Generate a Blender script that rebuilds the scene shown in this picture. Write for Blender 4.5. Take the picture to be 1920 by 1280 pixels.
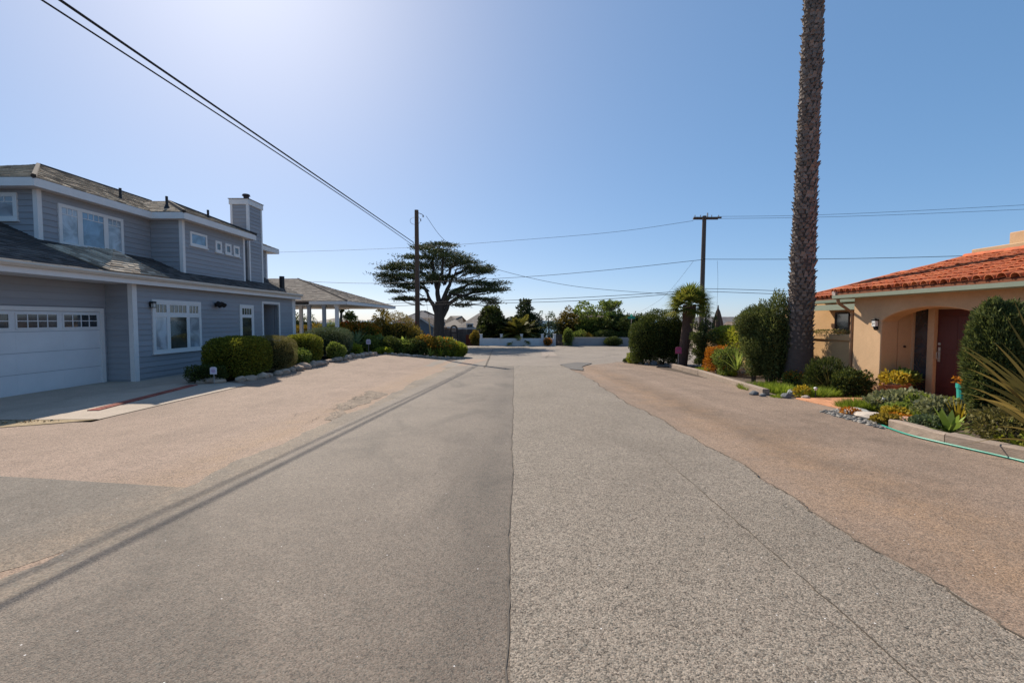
import bpy, bmesh, math, random
import numpy as np
from mathutils import Vector, Matrix, Euler

for o in list(bpy.data.objects):
    bpy.data.objects.remove(o, do_unlink=True)
scene = bpy.context.scene
COL = scene.collection
R = math.radians

# ------------------------------------------------------------------ camera
FPX = 853.33            # focal length in photo pixels (1920 wide) = 16 mm
CAMZ = 1.65
cam_d = bpy.data.cameras.new('camera')
cam_d.lens = 16.0; cam_d.sensor_width = 36.0; cam_d.sensor_fit = 'HORIZONTAL'
cam_d.clip_start = 0.05; cam_d.clip_end = 9000
cam = bpy.data.objects.new('camera', cam_d)
cam.location = (0, 0, CAMZ)
cam.rotation_euler = (R(90 - 2.685), 0, R(0.336))
COL.objects.link(cam); scene.camera = cam

# ------------------------------------------------------------------ sky and sun
SUN = Vector((-0.66, 1.10, 1.0)).normalized()          # towards the sun
w = bpy.data.worlds.new('World'); scene.world = w; w.use_nodes = True
nt = w.node_tree; nt.nodes.clear()
sky = nt.nodes.new('ShaderNodeTexSky'); sky.sky_type = 'NISHITA'; sky.sun_disc = False
sky.sun_elevation = math.asin(SUN.z); sky.sun_rotation = math.atan2(SUN.x, SUN.y)
sky.altitude = 0; sky.air_density = 0.6; sky.dust_density = 0.6; sky.ozone_density = 4.0
bg = nt.nodes.new('ShaderNodeBackground'); bg.inputs[1].default_value = 0.102
wo = nt.nodes.new('ShaderNodeOutputWorld')
gm = nt.nodes.new('ShaderNodeGamma'); gm.inputs[1].default_value = 0.46           # softer contrast between glow and blue, everywhere
hs_ = nt.nodes.new('ShaderNodeHueSaturation'); hs_.inputs['Hue'].default_value = 0.496; hs_.inputs['Saturation'].default_value = 1.58; hs_.inputs['Value'].default_value = 2.42
nt.links.new(sky.outputs[0], gm.inputs[0]); nt.links.new(gm.outputs[0], hs_.inputs['Color']); tn_ = nt.nodes.new('ShaderNodeMix'); tn_.data_type = 'RGBA'; tn_.blend_type = 'MULTIPLY'; tn_.inputs[0].default_value = 1.0; tn_.inputs[7].default_value = (0.95, 0.99, 1.06, 1)   # a little cooler, everywhere
nt.links.new(hs_.outputs[0], tn_.inputs[6]); nt.links.new(tn_.outputs[2], bg.inputs[0]); nt.links.new(bg.outputs[0], wo.inputs[0])
sd = bpy.data.lights.new('sun', 'SUN'); sd.energy = 4.8; sd.angle = R(0.53); sd.color = (1.0, 0.90, 0.76)
so = bpy.data.objects.new('sun', sd); COL.objects.link(so)
so.rotation_euler = (-SUN).to_track_quat('-Z', 'Y').to_euler(); so.location = (-20, 40, 40)
scene.view_settings.view_transform = 'Standard'; scene.view_settings.look = 'None'
scene.view_settings.gamma = 1.0; scene.view_settings.exposure = 0.43
scene.view_settings.use_curve_mapping = False

# ------------------------------------------------------------------ photo pixel -> place
RM = Euler((R(90 - 2.685), 0, R(0.336))).to_matrix()
def ray(px, py):
    return RM @ Vector(((px - 960) / FPX, -(py - 640) / FPX, -1.0))
def atY(px, py, Y):
    d = ray(px, py); t = Y / d.y
    return Vector((d.x * t, Y, CAMZ + d.z * t))
def sm(t):
    t = min(1.0, max(0.0, t)); return t * t * (3 - 2 * t)
def zr(y):
    if y < 18: return -0.035 * y
    if y < 50:
        u = y - 18; return -0.63 - (0.035 * u - 0.5 * 0.035 / 32 * u * u)
    z = -1.19
    if y > 75: z -= 9.0 * sm((y - 75) / 75)
    return z
def gz(x, y):
    z = zr(y)
    if x < -3.2:
        if y < 8.3: L = z
        elif y < 24: L = -0.2905
        else: L = -0.2905 + (z + 0.2905) * sm((y - 24) / 14)
        return z + (L - z) * sm((-3.2 - x) / 6)
    if x > 2.8:
        return z + 0.10 * sm((x - 2.8) / 5) * (1 - sm((y - 18) / 14))
    return z
def G(px, py, lift=0.0):
    d = ray(px, py); t = 0.5; last = t
    while t < 400:
        p = Vector((d.x * t, d.y * t, CAMZ + d.z * t))
        if p.z <= gz(p.x, p.y) + lift:
            a, b = last, t
            for _ in range(30):
                m = (a + b) / 2; q = Vector((d.x * m, d.y * m, CAMZ + d.z * m))
                if q.z <= gz(q.x, q.y) + lift: b = m
                else: a = m
            q = Vector((d.x * b, d.y * b, 0)); q.z = gz(q.x, q.y) + lift
            return q
        last = t; t *= 1.02
    return Vector((d.x * t, d.y * t, 0))

# ------------------------------------------------------------------ materials
def new_mat(name):
    m = bpy.data.materials.new(name); m.use_nodes = True
    t = m.node_tree; t.nodes.clear()
    o = t.nodes.new('ShaderNodeOutputMaterial'); b = t.nodes.new('ShaderNodeBsdfPrincipled')
    t.links.new(b.outputs[0], o.inputs[0])
    return m, t, b, o
class NG:
    def __init__(s, t): s.t = t
    def n(s, kind, **kw):
        x = s.t.nodes.new('ShaderNode' + kind)
        for k, v in kw.items(): setattr(x, k, v)
        return x
    def pos(s, obj=False):
        if obj: return s.n('TexCoord').outputs['Object']
        return s.n('NewGeometry').outputs['Position']
    def put(s, sock, v):
        if isinstance(v, bpy.types.NodeSocket): s.t.links.new(v, sock)
        else: sock.default_value = v
    def noise(s, vec, scale, detail=3, rough=0.55, dist=0.0):
        x = s.n('TexNoise'); s.put(x.inputs['Vector'], vec)
        x.inputs['Scale'].default_value = scale; x.inputs['Detail'].default_value = detail
        x.inputs['Roughness'].default_value = rough; x.inputs['Distortion'].default_value = dist
        return x.outputs['Fac']
    def voro(s, vec, scale, feature='F1', out='Distance'):
        x = s.n('TexVoronoi', feature=feature); s.put(x.inputs['Vector'], vec)
        x.inputs['Scale'].default_value = scale; return x.outputs[out]
    def math(s, op, a, b=0.0, c=0.0, clamp=False):
        x = s.n('Math', operation=op, use_clamp=clamp)
        s.put(x.inputs[0], a); s.put(x.inputs[1], b); s.put(x.inputs[2], c); return x.outputs[0]
    def rng(s, v, a0, a1, b0, b1):
        x = s.n('MapRange'); s.put(x.inputs[0], v)
        for i, q in enumerate((a0, a1, b0, b1)): x.inputs[i + 1].default_value = q
        return x.outputs[0]
    def mix(s, f, a, b, mode='MIX'):
        x = s.n('Mix', data_type='RGBA', blend_type=mode)
        s.put(x.inputs[0], f)
        for k, v in ((6, a), (7, b)):
            if isinstance(v, tuple) and len(v) == 3: v = v + (1.0,)
            s.put(x.inputs[k], v)
        return x.outputs[2]
    def scale(s, col, f):
        x = s.n('VectorMath', operation='SCALE')
        s.put(x.inputs[0], col); s.put(x.inputs['Scale'], f); return x.outputs[0]
    def sep(s, v):
        x = s.n('SeparateXYZ'); s.put(x.inputs[0], v); return x.outputs
    def bump(s, h, strength=0.3, dist=0.01):
        x = s.n('Bump'); s.put(x.inputs['Height'], h); x.inputs['Strength'].default_value = strength
        x.inputs['Distance'].default_value = dist; return x.outputs[0]
MATS = {}
def M(name, col, rough=0.75, var=0.12, scale=6.0, bump=0.0, bscale=60.0, spec=0.3, rand=0.0, metal=0.0, stretch=None, var2=0.0):
    if name in MATS: return MATS[name]
    m, t, b, o = new_mat(name); g = NG(t)
    p = g.pos()
    if stretch:
        vm = g.n('VectorMath', operation='MULTIPLY'); g.put(vm.inputs[0], p); vm.inputs[1].default_value = stretch; p = vm.outputs[0]
    f = g.rng(g.noise(p, scale, 5, 0.6), 0.25, 0.75, 1 - var, 1 + var)
    if var2: f = g.math('MULTIPLY', f, g.rng(g.noise(p, scale * 9, 3, 0.6), 0.25, 0.75, 1 - var2, 1 + var2))
    if rand: f = g.math('MULTIPLY', f, g.rng(g.n('ObjectInfo').outputs['Random'], 0, 1, 1 - rand, 1 + rand))
    rgb = g.n('RGB'); rgb.outputs[0].default_value = (*col, 1)
    t.links.new(g.scale(rgb.outputs[0], f), b.inputs['Base Color'])
    b.inputs['Roughness'].default_value = rough; b.inputs['Specular IOR Level'].default_value = spec
    b.inputs['Metallic'].default_value = metal
    if bump: t.links.new(g.bump(g.noise(p, bscale, 4), bump, 0.02), b.inputs['Normal'])
    MATS[name] = m; return m
def LEAF(name, dark, mid, bright, transl=0.35, rough=0.62, spec=0.14):
    """foliage: each leaf has its own tone (a per-leaf attribute)"""
    if name in MATS: return MATS[name]
    m, t, b, o = new_mat(name); g = NG(t)
    a = g.n('Attribute', attribute_name='tone').outputs['Fac']
    c = g.mix(g.rng(a, 0.0, 0.5, 0, 1), dark, mid); c = g.mix(g.rng(a, 0.5, 1.0, 0, 1), c, bright)
    c = g.scale(c, g.rng(g.n('ObjectInfo').outputs['Random'], 0, 1, 0.88, 1.12))
    t.links.new(c, b.inputs['Base Color']); b.inputs['Roughness'].default_value = rough
    b.inputs['Specular IOR Level'].default_value = spec
    tr = g.n('BsdfTranslucent'); t.links.new(g.mix(0.35, c, g.mix(1.0, c, (1.0, 0.95, 0.25), 'MULTIPLY')), tr.inputs[0])
    ms = g.n('MixShader'); ms.inputs[0].default_value = transl
    t.links.new(b.outputs[0], ms.inputs[1]); t.links.new(tr.outputs[0], ms.inputs[2]); t.links.new(ms.outputs[0], o.inputs[0])
    MATS[name] = m; return m
def PAVE(name, ca, cb, agg=90.0, contrast=0.5, blot=0.0, seam=None, dust=None, bstr=0.35, rough=0.88, spec=0.25, streak=0.0, gravel=0.0):
    """chip-seal / asphalt: wandering tint, coarse aggregate, stains with a shape of their own"""
    m, t, b, o = new_mat(name); g = NG(t); p = g.pos(); xyz = g.sep(p)
    n1 = g.noise(p, 0.45, 5, 0.62, 0.4); n2 = g.noise(p, 3.2, 5, 0.65)
    f = g.math('ADD', g.math('MULTIPLY', n1, 0.65), g.math('MULTIPLY', n2, 0.35))
    c = g.mix(g.rng(f, 0.36, 0.64, 0, 1), ca, cb)
    if blot:
        vm = g.n('VectorMath', operation='MULTIPLY'); g.put(vm.inputs[0], p); vm.inputs[1].default_value = (1.0, 0.55, 1.0)
        bl = g.noise(vm.outputs[0], 0.8, 6, 0.6, 0.7)
        c = g.scale(c, g.rng(bl, 0.50, 0.68, 1.0, 1 - blot))
    if streak:
        vm = g.n('VectorMath', operation='MULTIPLY'); g.put(vm.inputs[0], p); vm.inputs[1].default_value = (3.2, 0.12, 1.0)
        c = g.scale(c, g.rng(g.noise(vm.outputs[0], 1.0, 4, 0.6), 0.3, 0.7, 1 + streak, 1 - streak))
    if seam:      # (x, half width, strength): traffic grime beside the paving joint
        wob = g.math('MULTIPLY', g.math('SUBTRACT', g.noise(p, 0.7, 4), 0.5), 0.5)
        d = g.math('ABSOLUTE', g.math('ADD', g.math('SUBTRACT', xyz[0], seam[0]), wob))
        k = g.math('MULTIPLY', g.rng(d, 0.0, seam[1], 1, 0), g.rng(g.noise(p, 0.33, 3), 0.3, 0.6, 0.3, 1.0))
        c = g.scale(c, g.math('SUBTRACT', 1.0, g.math('MULTIPLY', k, seam[2])))
    if dust:      # (x, half width, colour): blown earth along the pavement edge
        wob = g.math('MULTIPLY', g.math('SUBTRACT', g.noise(p, 0.5, 5, 0.65), 0.5), 1.6)
        d = g.math('ABSOLUTE', g.math('ADD', g.math('SUBTRACT', xyz[0], dust[0]), wob))
        k = g.math('MULTIPLY', g.rng(d, 0.0, dust[1], 1, 0), g.rng(g.noise(p, 2.2, 5), 0.3, 0.65, 0.15, 0.7))
        c = g.mix(k, c, dust[2])
    cell = g.voro(p, agg, 'F1', 'Color'); cs = g.sep(cell)
    fine = g.noise(p, agg * 0.55, 3, 0.7)
    k = g.math('ADD', g.math('MULTIPLY', g.math('SUBTRACT', cs[0], 0.5), contrast), g.math('MULTIPLY', g.math('SUBTRACT', fine, 0.5), contrast * 1.6))
    mid = g.noise(p, agg * 0.16, 3, 0.7)
    k = g.math('ADD', k, g.math('MULTIPLY', g.math('SUBTRACT', mid, 0.5), contrast * 0.9))
    c = g.scale(c, g.math('ADD', 1.0, k))
    c = g.mix(g.math('MULTIPLY', cs[1], 0.22), c, g.mix(cs[2], (0.30, 0.19, 0.14), (0.17, 0.22, 0.21)))
    # rare white specks: sparkling glints on the paving painted as colour
    sp = g.voro(p, 8.0, 'F1', 'Distance')
    c = g.mix(g.rng(sp, 0.03, 0.045, 0.8, 0.0), c, (0.80, 0.78, 0.76))
    t.links.new(c, b.inputs['Base Color'])
    b.inputs['Roughness'].default_value = rough; b.inputs['Specular IOR Level'].default_value = spec
    h = g.math('ADD', g.math('MULTIPLY', g.voro(p, agg, 'F1', 'Distance'), -1.0), g.math('MULTIPLY', fine, 1.2))
    t.links.new(g.bump(h, bstr, 0.006), b.inputs['Normal'])
    MATS[name] = m; return m

# ------------------------------------------------------------------ mesh helpers
ORG = {}
def org(o): return ORG.get(o.name, Vector((0, 0, 0))) if o else Vector((0, 0, 0))
def tag(o, label=None, cat=None, group=None, kind=None):
    if label: o['label'] = label
    if cat: o['category'] = cat
    if group: o['group'] = group
    if kind: o['kind'] = kind
    return o
def thing(name, loc, label, cat, group=None):
    o = bpy.data.objects.new(name, None); COL.objects.link(o); o.location = loc; o.empty_display_size = 0.2
    ORG[o.name] = Vector(loc); return tag(o, label, cat, group)
def link(name, me, mat, parent=None, kind=None):
    o = bpy.data.objects.new(name, me); COL.objects.link(o)
    if mat and not len(me.materials): me.materials.append(mat)
    if parent:
        o.parent = parent; ORG[o.name] = org(parent)
    if kind: o['kind'] = kind
    return o
class MB:
    """collects shapes in world space and links them as ONE mesh object"""
    def __init__(s): s.v = []; s.f = []
    def add(s, vs, fs):
        k = len(s.v); s.v += [tuple(v) for v in vs]; s.f += [tuple(i + k for i in f) for f in fs]; return s
    def box(s, x0, x1, y0, y1, z0, z1):
        x0, x1 = sorted((x0, x1)); y0, y1 = sorted((y0, y1)); z0, z1 = sorted((z0, z1))
        return s.add([(x0,y0,z0),(x1,y0,z0),(x1,y1,z0),(x0,y1,z0),(x0,y0,z1),(x1,y0,z1),(x1,y1,z1),(x0,y1,z1)],
                     [(0,3,2,1),(4,5,6,7),(0,1,5,4),(1,2,6,5),(2,3,7,6),(3,0,4,7)])
    def tube(s, pts, rad, n=8, cap=True):
        pts = [Vector(p) for p in pts]; m = len(pts)
        if not hasattr(rad, '__len__'): rad = [rad] * m
        k = len(s.v); up = None
        for i, p in enumerate(pts):
            d = (pts[min(i + 1, m - 1)] - pts[max(i - 1, 0)]).normalized()
            if up is None: up = d.orthogonal().normalized()
            up = (up - d * up.dot(d))
            up = up.normalized() if up.length > 1e-6 else d.orthogonal().normalized()
            sd_ = d.cross(up)
            for j in range(n):
                a = 2 * math.pi * j / n
                s.v.append(tuple(p + (up * math.cos(a) + sd_ * math.sin(a)) * rad[i]))
        for i in range(m - 1):
            for j in range(n):
                a = k + i * n + j; b = k + i * n + (j + 1) % n
                s.f.append((a, b, b + n, a + n))
        if cap:
            s.f.append(tuple(k + j for j in reversed(range(n)))); s.f.append(tuple(k + (m - 1) * n + j for j in range(n)))
        return s
    def prism(s, poly, off):
        n = len(poly); off = Vector(off); a = [Vector(p) for p in poly]; b = [p + off for p in a]
        s.add(a + b, [tuple(reversed(range(n))), tuple(range(n, 2 * n))] + [(i, (i + 1) % n, (i + 1) % n + n, i + n) for i in range(n)]); return s
    def build(s, name, mat, parent=None, smooth=False, kind=None, bevel=0.0):
        o0 = org(parent)
        me = bpy.data.meshes.new(name)
        me.from_pydata([(v[0] - o0.x, v[1] - o0.y, v[2] - o0.z) for v in s.v], [], s.f)
        bm = bmesh.new(); bm.from_mesh(me)
        if bevel:
            bmesh.ops.remove_doubles(bm, verts=bm.verts, dist=1e-5)
            bmesh.ops.bevel(bm, geom=[e for e in bm.edges if e.is_manifold and e.calc_face_angle(0) > 0.6], offset=bevel, segments=1, affect='EDGES', clamp_overlap=True)
        bmesh.ops.recalc_face_normals(bm, faces=bm.faces); bm.to_mesh(me); bm.free()
        if smooth:
            for p in me.polygons: p.use_smooth = True
        return link(name, me, mat, parent, kind)
def np_mesh(name, V, Q, mat, parent=None, tone=None, kind=None, smooth=False):
    """V (n,3) world verts, Q (m,k) faces"""
    o0 = org(parent); V = np.asarray(V, dtype=np.float32) - np.array(o0, dtype=np.float32)
    Q = np.asarray(Q, dtype=np.int32); me = bpy.data.meshes.new(name); k = Q.shape[1]
    me.vertices.add(len(V)); me.vertices.foreach_set('co', V.ravel())
    me.loops.add(Q.size); me.loops.foreach_set('vertex_index', Q.ravel())
    me.polygons.add(len(Q)); me.polygons.foreach_set('loop_start', np.arange(0, Q.size, k, dtype=np.int32))
    me.update(calc_edges=True)
    if tone is not None:
        me.attributes.new('tone', 'FLOAT', 'FACE').data.foreach_set('value', np.asarray(tone, dtype=np.float32))
    if smooth: me.polygons.foreach_set('use_smooth', np.ones(len(Q), dtype=bool))
    me.validate()
    return link(name, me, mat, parent, kind)
def unit(a): return a / np.maximum(np.linalg.norm(a, axis=-1, keepdims=True), 1e-9)
def leaf_geo(P, D, size, aspect, rng):
    N = len(P); D = unit(D); W = unit(np.cross(D, rng.normal(size=(N, 3)))); U = np.cross(W, D)
    s = np.broadcast_to(np.asarray(size), (N,))[:, None]
    mid = P + D * s * 0.5 + U * s * 0.10
    V = np.stack([P, mid + W * s * aspect * 0.5, P + D * s, mid - W * s * aspect * 0.5], 1).reshape(-1, 3)
    return V, np.arange(4 * N).reshape(N, 4)
def leaves(name, P, D, size, aspect, mat, parent, rng, tone, kind='stuff'):
    V, Q = leaf_geo(P, D, size, aspect, rng)
    return np_mesh(name, V, Q, mat, parent, np.clip(tone, 0, 1), kind)
def blade_geo(B, D, L, W, droop, segs=4, prof='taper', side=None, rng=None):
    """curved tapering blades: bases B, directions D (n,3)"""
    B = np.asarray(B, float); N = len(B); D = unit(np.asarray(D, float))
    L = np.broadcast_to(np.asarray(L, float), (N,)); W = np.broadcast_to(np.asarray(W, float), (N,)); droop = np.broadcast_to(np.asarray(droop, float), (N,))
    t = np.linspace(0, 1, segs + 1)
    C = B[:, None, :] + D[:, None, :] * (L[:, None] * t)[:, :, None]
    C[:, :, 2] -= (droop * L)[:, None] * t ** 2
    if side is None:
        side = np.cross(D, np.array([0, 0, 1.0])); bad = np.linalg.norm(side, axis=1) < 0.05
        side[bad] = (1, 0, 0)
        if rng is not None: side = side + rng.normal(size=side.shape) * 0.35
    side = unit(side)
    if prof == 'taper': w_ = np.maximum(0.04, (1 - t ** 1.6))
    elif prof == 'lens': w_ = np.maximum(0.06, np.sin(np.pi * np.clip(0.12 + 0.88 * t, 0, 1)) ** 0.7)
    else: w_ = np.maximum(0.05, 1 - t ** 3)
    h = (W[:, None] * w_[None, :] * 0.5)[:, :, None] * side[:, None, :]
    V = np.stack([C - h, C + h], 2).reshape(-1, 3)
    base = (np.arange(N) * (segs + 1) * 2)[:, None] + (np.arange(segs) * 2)[None, :]
    base = base.reshape(-1)
    Q = np.stack([base, base + 1, base + 3, base + 2], 1)
    return V, Q
def merge(parts):
    Vs, Qs, k = [], [], 0
    for V, Q in parts:
        Vs.append(V); Qs.append(Q + k); k += len(V)
    return np.concatenate(Vs), np.concatenate(Qs)
def rs(seed): return np.random.RandomState(seed)
def lumps(rng, freq=3.0, n=7):
    K = rng.normal(size=(n, 3)) * freq; ph = rng.uniform(0, 6.28, n)
    return lambda d: np.sin(d @ K.T + ph).mean(1)
# ------------------------------------------------------------------ ground
def wob(seed, amp, freqs=(0.7, 1.9, 4.3, 9.1)):
    r = random.Random(seed); ks = [(f * r.uniform(.8, 1.2), r.uniform(0, 6.28), amp / (1 + i * 0.7)) for i, f in enumerate(freqs)]
    return lambda y: sum(a * math.sin(k * y + p) for k, p, a in ks)
def sheet(name, mat, ys, xl, xr, nx, off, parent=None, kind='structure'):
    V, Q = [], []
    for y in ys:
        a, b = xl(y), xr(y)
        for i in range(nx + 1):
            x = a + (b - a) * i / nx; V.append((x, y, gz(x, y) + off))
    for j in range(len(ys) - 1):
        for i in range(nx):
            k = j * (nx + 1) + i; Q.append((k, k + 1, k + nx + 2, k + nx + 1))
    return np_mesh(name, V, Q, mat, parent, kind=kind if not parent else None, smooth=True)
def frange(a, b, d):
    n = max(1, int(round((b - a) / d))); return [a + (b - a) * i / n for i in range(n + 1)]
def poly_sheet(name, mat, pts, off, dy=0.25, nx=10, rough=0.0, seed=0, parent=None):
    ys = [p[1] for p in pts]; y0, y1 = min(ys) + 1e-4, max(ys) - 1e-4
    wl, wr = wob(seed, rough), wob(seed + 9, rough)
    def cut(y):
        xs = []
        for i in range(len(pts)):
            a, b = pts[i], pts[(i + 1) % len(pts)]
            if (a[1] - y) * (b[1] - y) <= 0 and a[1] != b[1]: xs.append(a[0] + (b[0] - a[0]) * (y - a[1]) / (b[1] - a[1]))
        return min(xs), max(xs)
    return sheet(name, mat, frange(y0, y1, dy), lambda y: cut(y)[0] + wl(y), lambda y: cut(y)[1] + wr(y), nx, off, parent)

soil = M('soil', (0.085, 0.062, 0.045), 0.95, 0.3, 3, 0.6, 40)
xs = sorted(set(list(range(-220, -40, 20)) + frange(-40, -14, 2) + frange(-14, 14, 0.5) + frange(14, 40, 2) + list(range(40, 221, 20))))
ysl = frange(-20, 34, 0.5) + frange(36, 80, 2) + frange(85, 160, 5)
V = [(x, y, gz(x, y) - 0.04) for y in ysl for x in xs]; nx = len(xs)
Q = [(j * nx + i, j * nx + i + 1, (j + 1) * nx + i + 1, (j + 1) * nx + i) for j in range(len(ysl) - 1) for i in range(nx - 1)]
ground = np_mesh('ground', V, Q, soil, kind='structure', smooth=True)

m_left = PAVE('old_chip_seal', (0.128, 0.100, 0.077), (0.178, 0.142, 0.110), 135, 1.05, blot=0.40, seam=(-0.30, 0.7, 0.38), bstr=0.5, rough=0.80, spec=0.4)
m_right = PAVE('new_chip_seal', (0.192, 0.160, 0.126), (0.238, 0.200, 0.160), 115, 1.25, blot=0.12, bstr=0.5, rough=0.85)
m_shl = PAVE('pink_chip_shoulder', (0.245, 0.172, 0.128), (0.32, 0.228, 0.172), 110, 0.85, blot=0.12, dust=(-3.9, 0.9, (0.31, 0.205, 0.125)), streak=0.07)
m_shr = PAVE('tan_chip_shoulder', (0.190, 0.134, 0.097), (0.268, 0.192, 0.141), 110, 0.9, blot=0.22, seam=(3.95, 0.55, 0.42), dust=(3.7, 1.1, (0.29, 0.178, 0.100)), streak=0.12)
m_gut = PAVE('dusty_gutter', (0.16, 0.135, 0.11), (0.26, 0.205, 0.15), 80, 0.6, blot=0.3)
m_patch = PAVE('grey_patch', (0.140, 0.118, 0.096), (0.185, 0.158, 0.130), 110, 0.85, blot=0.2, dust=(-3.5, 0.7, (0.30, 0.22, 0.15)))
m_dark = PAVE('dark_patch', (0.10, 0.095, 0.09), (0.135, 0.125, 0.115), 90, 0.4)
m_cross = PAVE('cross_street_seal', (0.215, 0.180, 0.148), (0.275, 0.232, 0.190), 70, 0.4, blot=0.12)

def flare(y): return 0.0
wl1, ws, wr1, wsl, wsr = wob(1, 0.035), wob(2, 0.018, (1.3, 3.1, 7.7, 15.0)), wob(3, 0.06), wob(4, 0.10), wob(5, 0.08)
ROADY = frange(-6, 24.5, 0.25)
sheet('cross_street', m_cross, frange(23.5, 50.2, 0.5), lambda y: -70.0, lambda y: 70.0, 140, 0.0)
# left shoulder of pink chip seal, up to the beds and the driveway
def shl_l(y):
    if y < 8.5: return -13.0
    if y < 13.6: return -8.15 + 0.12 * math.sin(y)
    if y < 26.5: return -9.0 + 0.1 * math.sin(y * 1.3)
    return -9.0 + 2.6 * sm((y - 26.5) / 4)
def shl_r(y): return -3.12 + (0 if y < 22.5 else 0.55 * (y - 22.5) * 0.33)
sheet('left_shoulder', m_shl, frange(-6, 30.6, 0.25), shl_l, lambda y: shl_r(y) + wl1(y), 14, 0.004)
def shr_r(y): return 7.0 if y < 22.5 else 7.0 + 1.2 * sm((y - 22.5) / 2.5)
def shr_l(y): return 2.75 if y < 22.5 else 2.75 + 3.6 * sm((y - 22.5) / 6.0)
sheet('right_shoulder', m_shr, frange(-6, 27.8, 0.25), lambda y: shr_l(y) + wr1(y), lambda y: shr_r(y) + 0.05 * math.sin(2 * y), 10, 0.004)
sheet('road_gutter', m_gut, frange(-6, 24.0, 0.2), lambda y: -3.52 + wsl(y) * 0.8, lambda y: -3.14 + wl1(y) * 0.5, 3, 0.010)
sheet('road_west_lane', m_left, ROADY, lambda y: -3.16 + wl1(y) * 0.6, lambda y: 0.05, 8, 0.016)
sheet('road_east_lane', m_right, ROADY, lambda y: -0.02 + ws(y) * 0.5 - 0.0005 * y, lambda y: 2.80 + wr1(y), 8, 0.026)
gp = [G(*p) for p in ((0, 893), (335, 914), (362, 916), (230, 985), (120, 1030), (0, 1075))]
poly_sheet('asphalt_patch', m_patch, [(-9.5, gp[0].y + 0.1)] + [(p.x, p.y) for p in gp] + [(-9.5, gp[-1].y - 2.2)], 0.0065, 0.1, 12, 0.03, 3)
pts = [G(*p) for p in ((1050, 684), (1082, 680), (1110, 681), (1092, 688), (1096, 696), (1070, 693))]
poly_sheet('dark_asphalt_patch', m_dark, [(p.x, p.y) for p in pts], 0.034, 0.2, 4, 0.03, 5)
# pale trench patch over the crossing
pts = [G(*p) for p in ((1015, 668), (1050, 668), (1030, 655), (1060, 652), (1040, 652), (1016, 656))]
poly_sheet('pale_trench_patch', PAVE('pale_trench', (0.28, 0.225, 0.185), (0.33, 0.27, 0.22), 70, 0.3), [(p.x, p.y) for p in pts], 0.010, 0.4, 3, 0.05, 6)

def ribbon(name, mat, pts, wdt, off, seed=0, jit=0.02, step=0.12):
    """thin crack lying on the paving"""
    r = random.Random(seed); P = []
    for a, b in zip(pts[:-1], pts[1:]):
        n = max(1, int((Vector(b[:2]) - Vector(a[:2])).length / step))
        for i in range(n):
            t = i / n; P.append((a[0] + (b[0] - a[0]) * t + r.gauss(0, jit), a[1] + (b[1] - a[1]) * t + r.gauss(0, jit)))
    P.append((pts[-1][0], pts[-1][1])); V, Q = [], []
    for i, p in enumerate(P):
        a, b = P[max(0, i - 1)], P[min(len(P) - 1, i + 1)]
        d = Vector((b[0] - a[0], b[1] - a[1])); d = d.normalized() if d.length else Vector((1, 0)); k = wdt * r.uniform(0.25, 1.0) / 2
        for s in (-1, 1):
            x, y = p[0] - d.y * k * s, p[1] + d.x * k * s; V.append((x, y, gz(x, y) + off))
        if i: Q.append((2 * i - 2, 2 * i - 1, 2 * i + 1, 2 * i))
    return np_mesh(name, V, Q, mat, kind='structure')
m_crack = M('crack_dark', (0.085, 0.068, 0.052), 0.95, 0.3, 8)
cr = [G(1235, 855), G(1400, 1000), G(1560, 1140), G(1760, 1320)]
ribbon('road_crack', m_crack, [(p.x, p.y) for p in cr], 0.010, 0.030, 1, 0.006)
ribbon('road_edge_crack', M('edge_dark', (0.105, 0.082, 0.06), 0.95, 0.3, 8), [(2.80 + wr1(y), y) for y in frange(1.2, 22, 0.3)], 0.022, 0.031, 2, 0.012, 0.06)
ribbon('road_seam_crack', M('seam_dark', (0.11, 0.095, 0.08), 0.95, 0.3, 8), [(-0.035 + ws(y) * 0.5 - 0.0005 * y, y) for y in frange(0.8, 24, 0.15)], 0.016, 0.022, 5, 0.004, 0.1)
r_ = random.Random(5)
for k, (px, py, n) in enumerate(((640, 765, 7), (665, 752, 8), (690, 742, 5), (640, 760, 4))):
    c = G(px, py)
    for q in range(n):
        a = r_.uniform(0, 6.28); x, y = c.x + r_.gauss(0, 0.3), c.y + r_.gauss(0, 0.6); P = [(x, y)]
        for s in range(4):
            a += r_.gauss(0, 0.8); x += 0.12 * math.cos(a); y += 0.20 * math.sin(a); P.append((x, y))
        ribbon('pavement_crack', m_crack, P, 0.012, 0.020, k * 10 + q, 0.012, 0.05)
pts = [G(*p) for p in ((585, 788), (640, 757), (702, 733), (716, 737), (668, 762), (622, 789))]
poly_sheet('worn_dirt_patch', PAVE('worn_dirt', (0.13, 0.098, 0.070), (0.27, 0.200, 0.145), 60, 1.2, blot=0.45), [(p.x, p.y) for p in pts], 0.009, 0.05, 4, 0.13, 15)
cr = [G(908, 690), G(914, 678), G(921, 662), G(925, 654)]
ribbon('joint_crack', m_crack, [(p.x, p.y) for p in cr], 0.07, 0.03, 31, 0.03)
for ln in (((1040, 672), (1110, 672), (1160, 664)), ((1030, 665), (1022, 672), (1060, 671))):
    cr = [G(*p) for p in ln]; ribbon('joint_crack', m_crack, [(p.x, p.y) for p in cr], 0.06, 0.012, 33, 0.05, 0.3)

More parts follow.
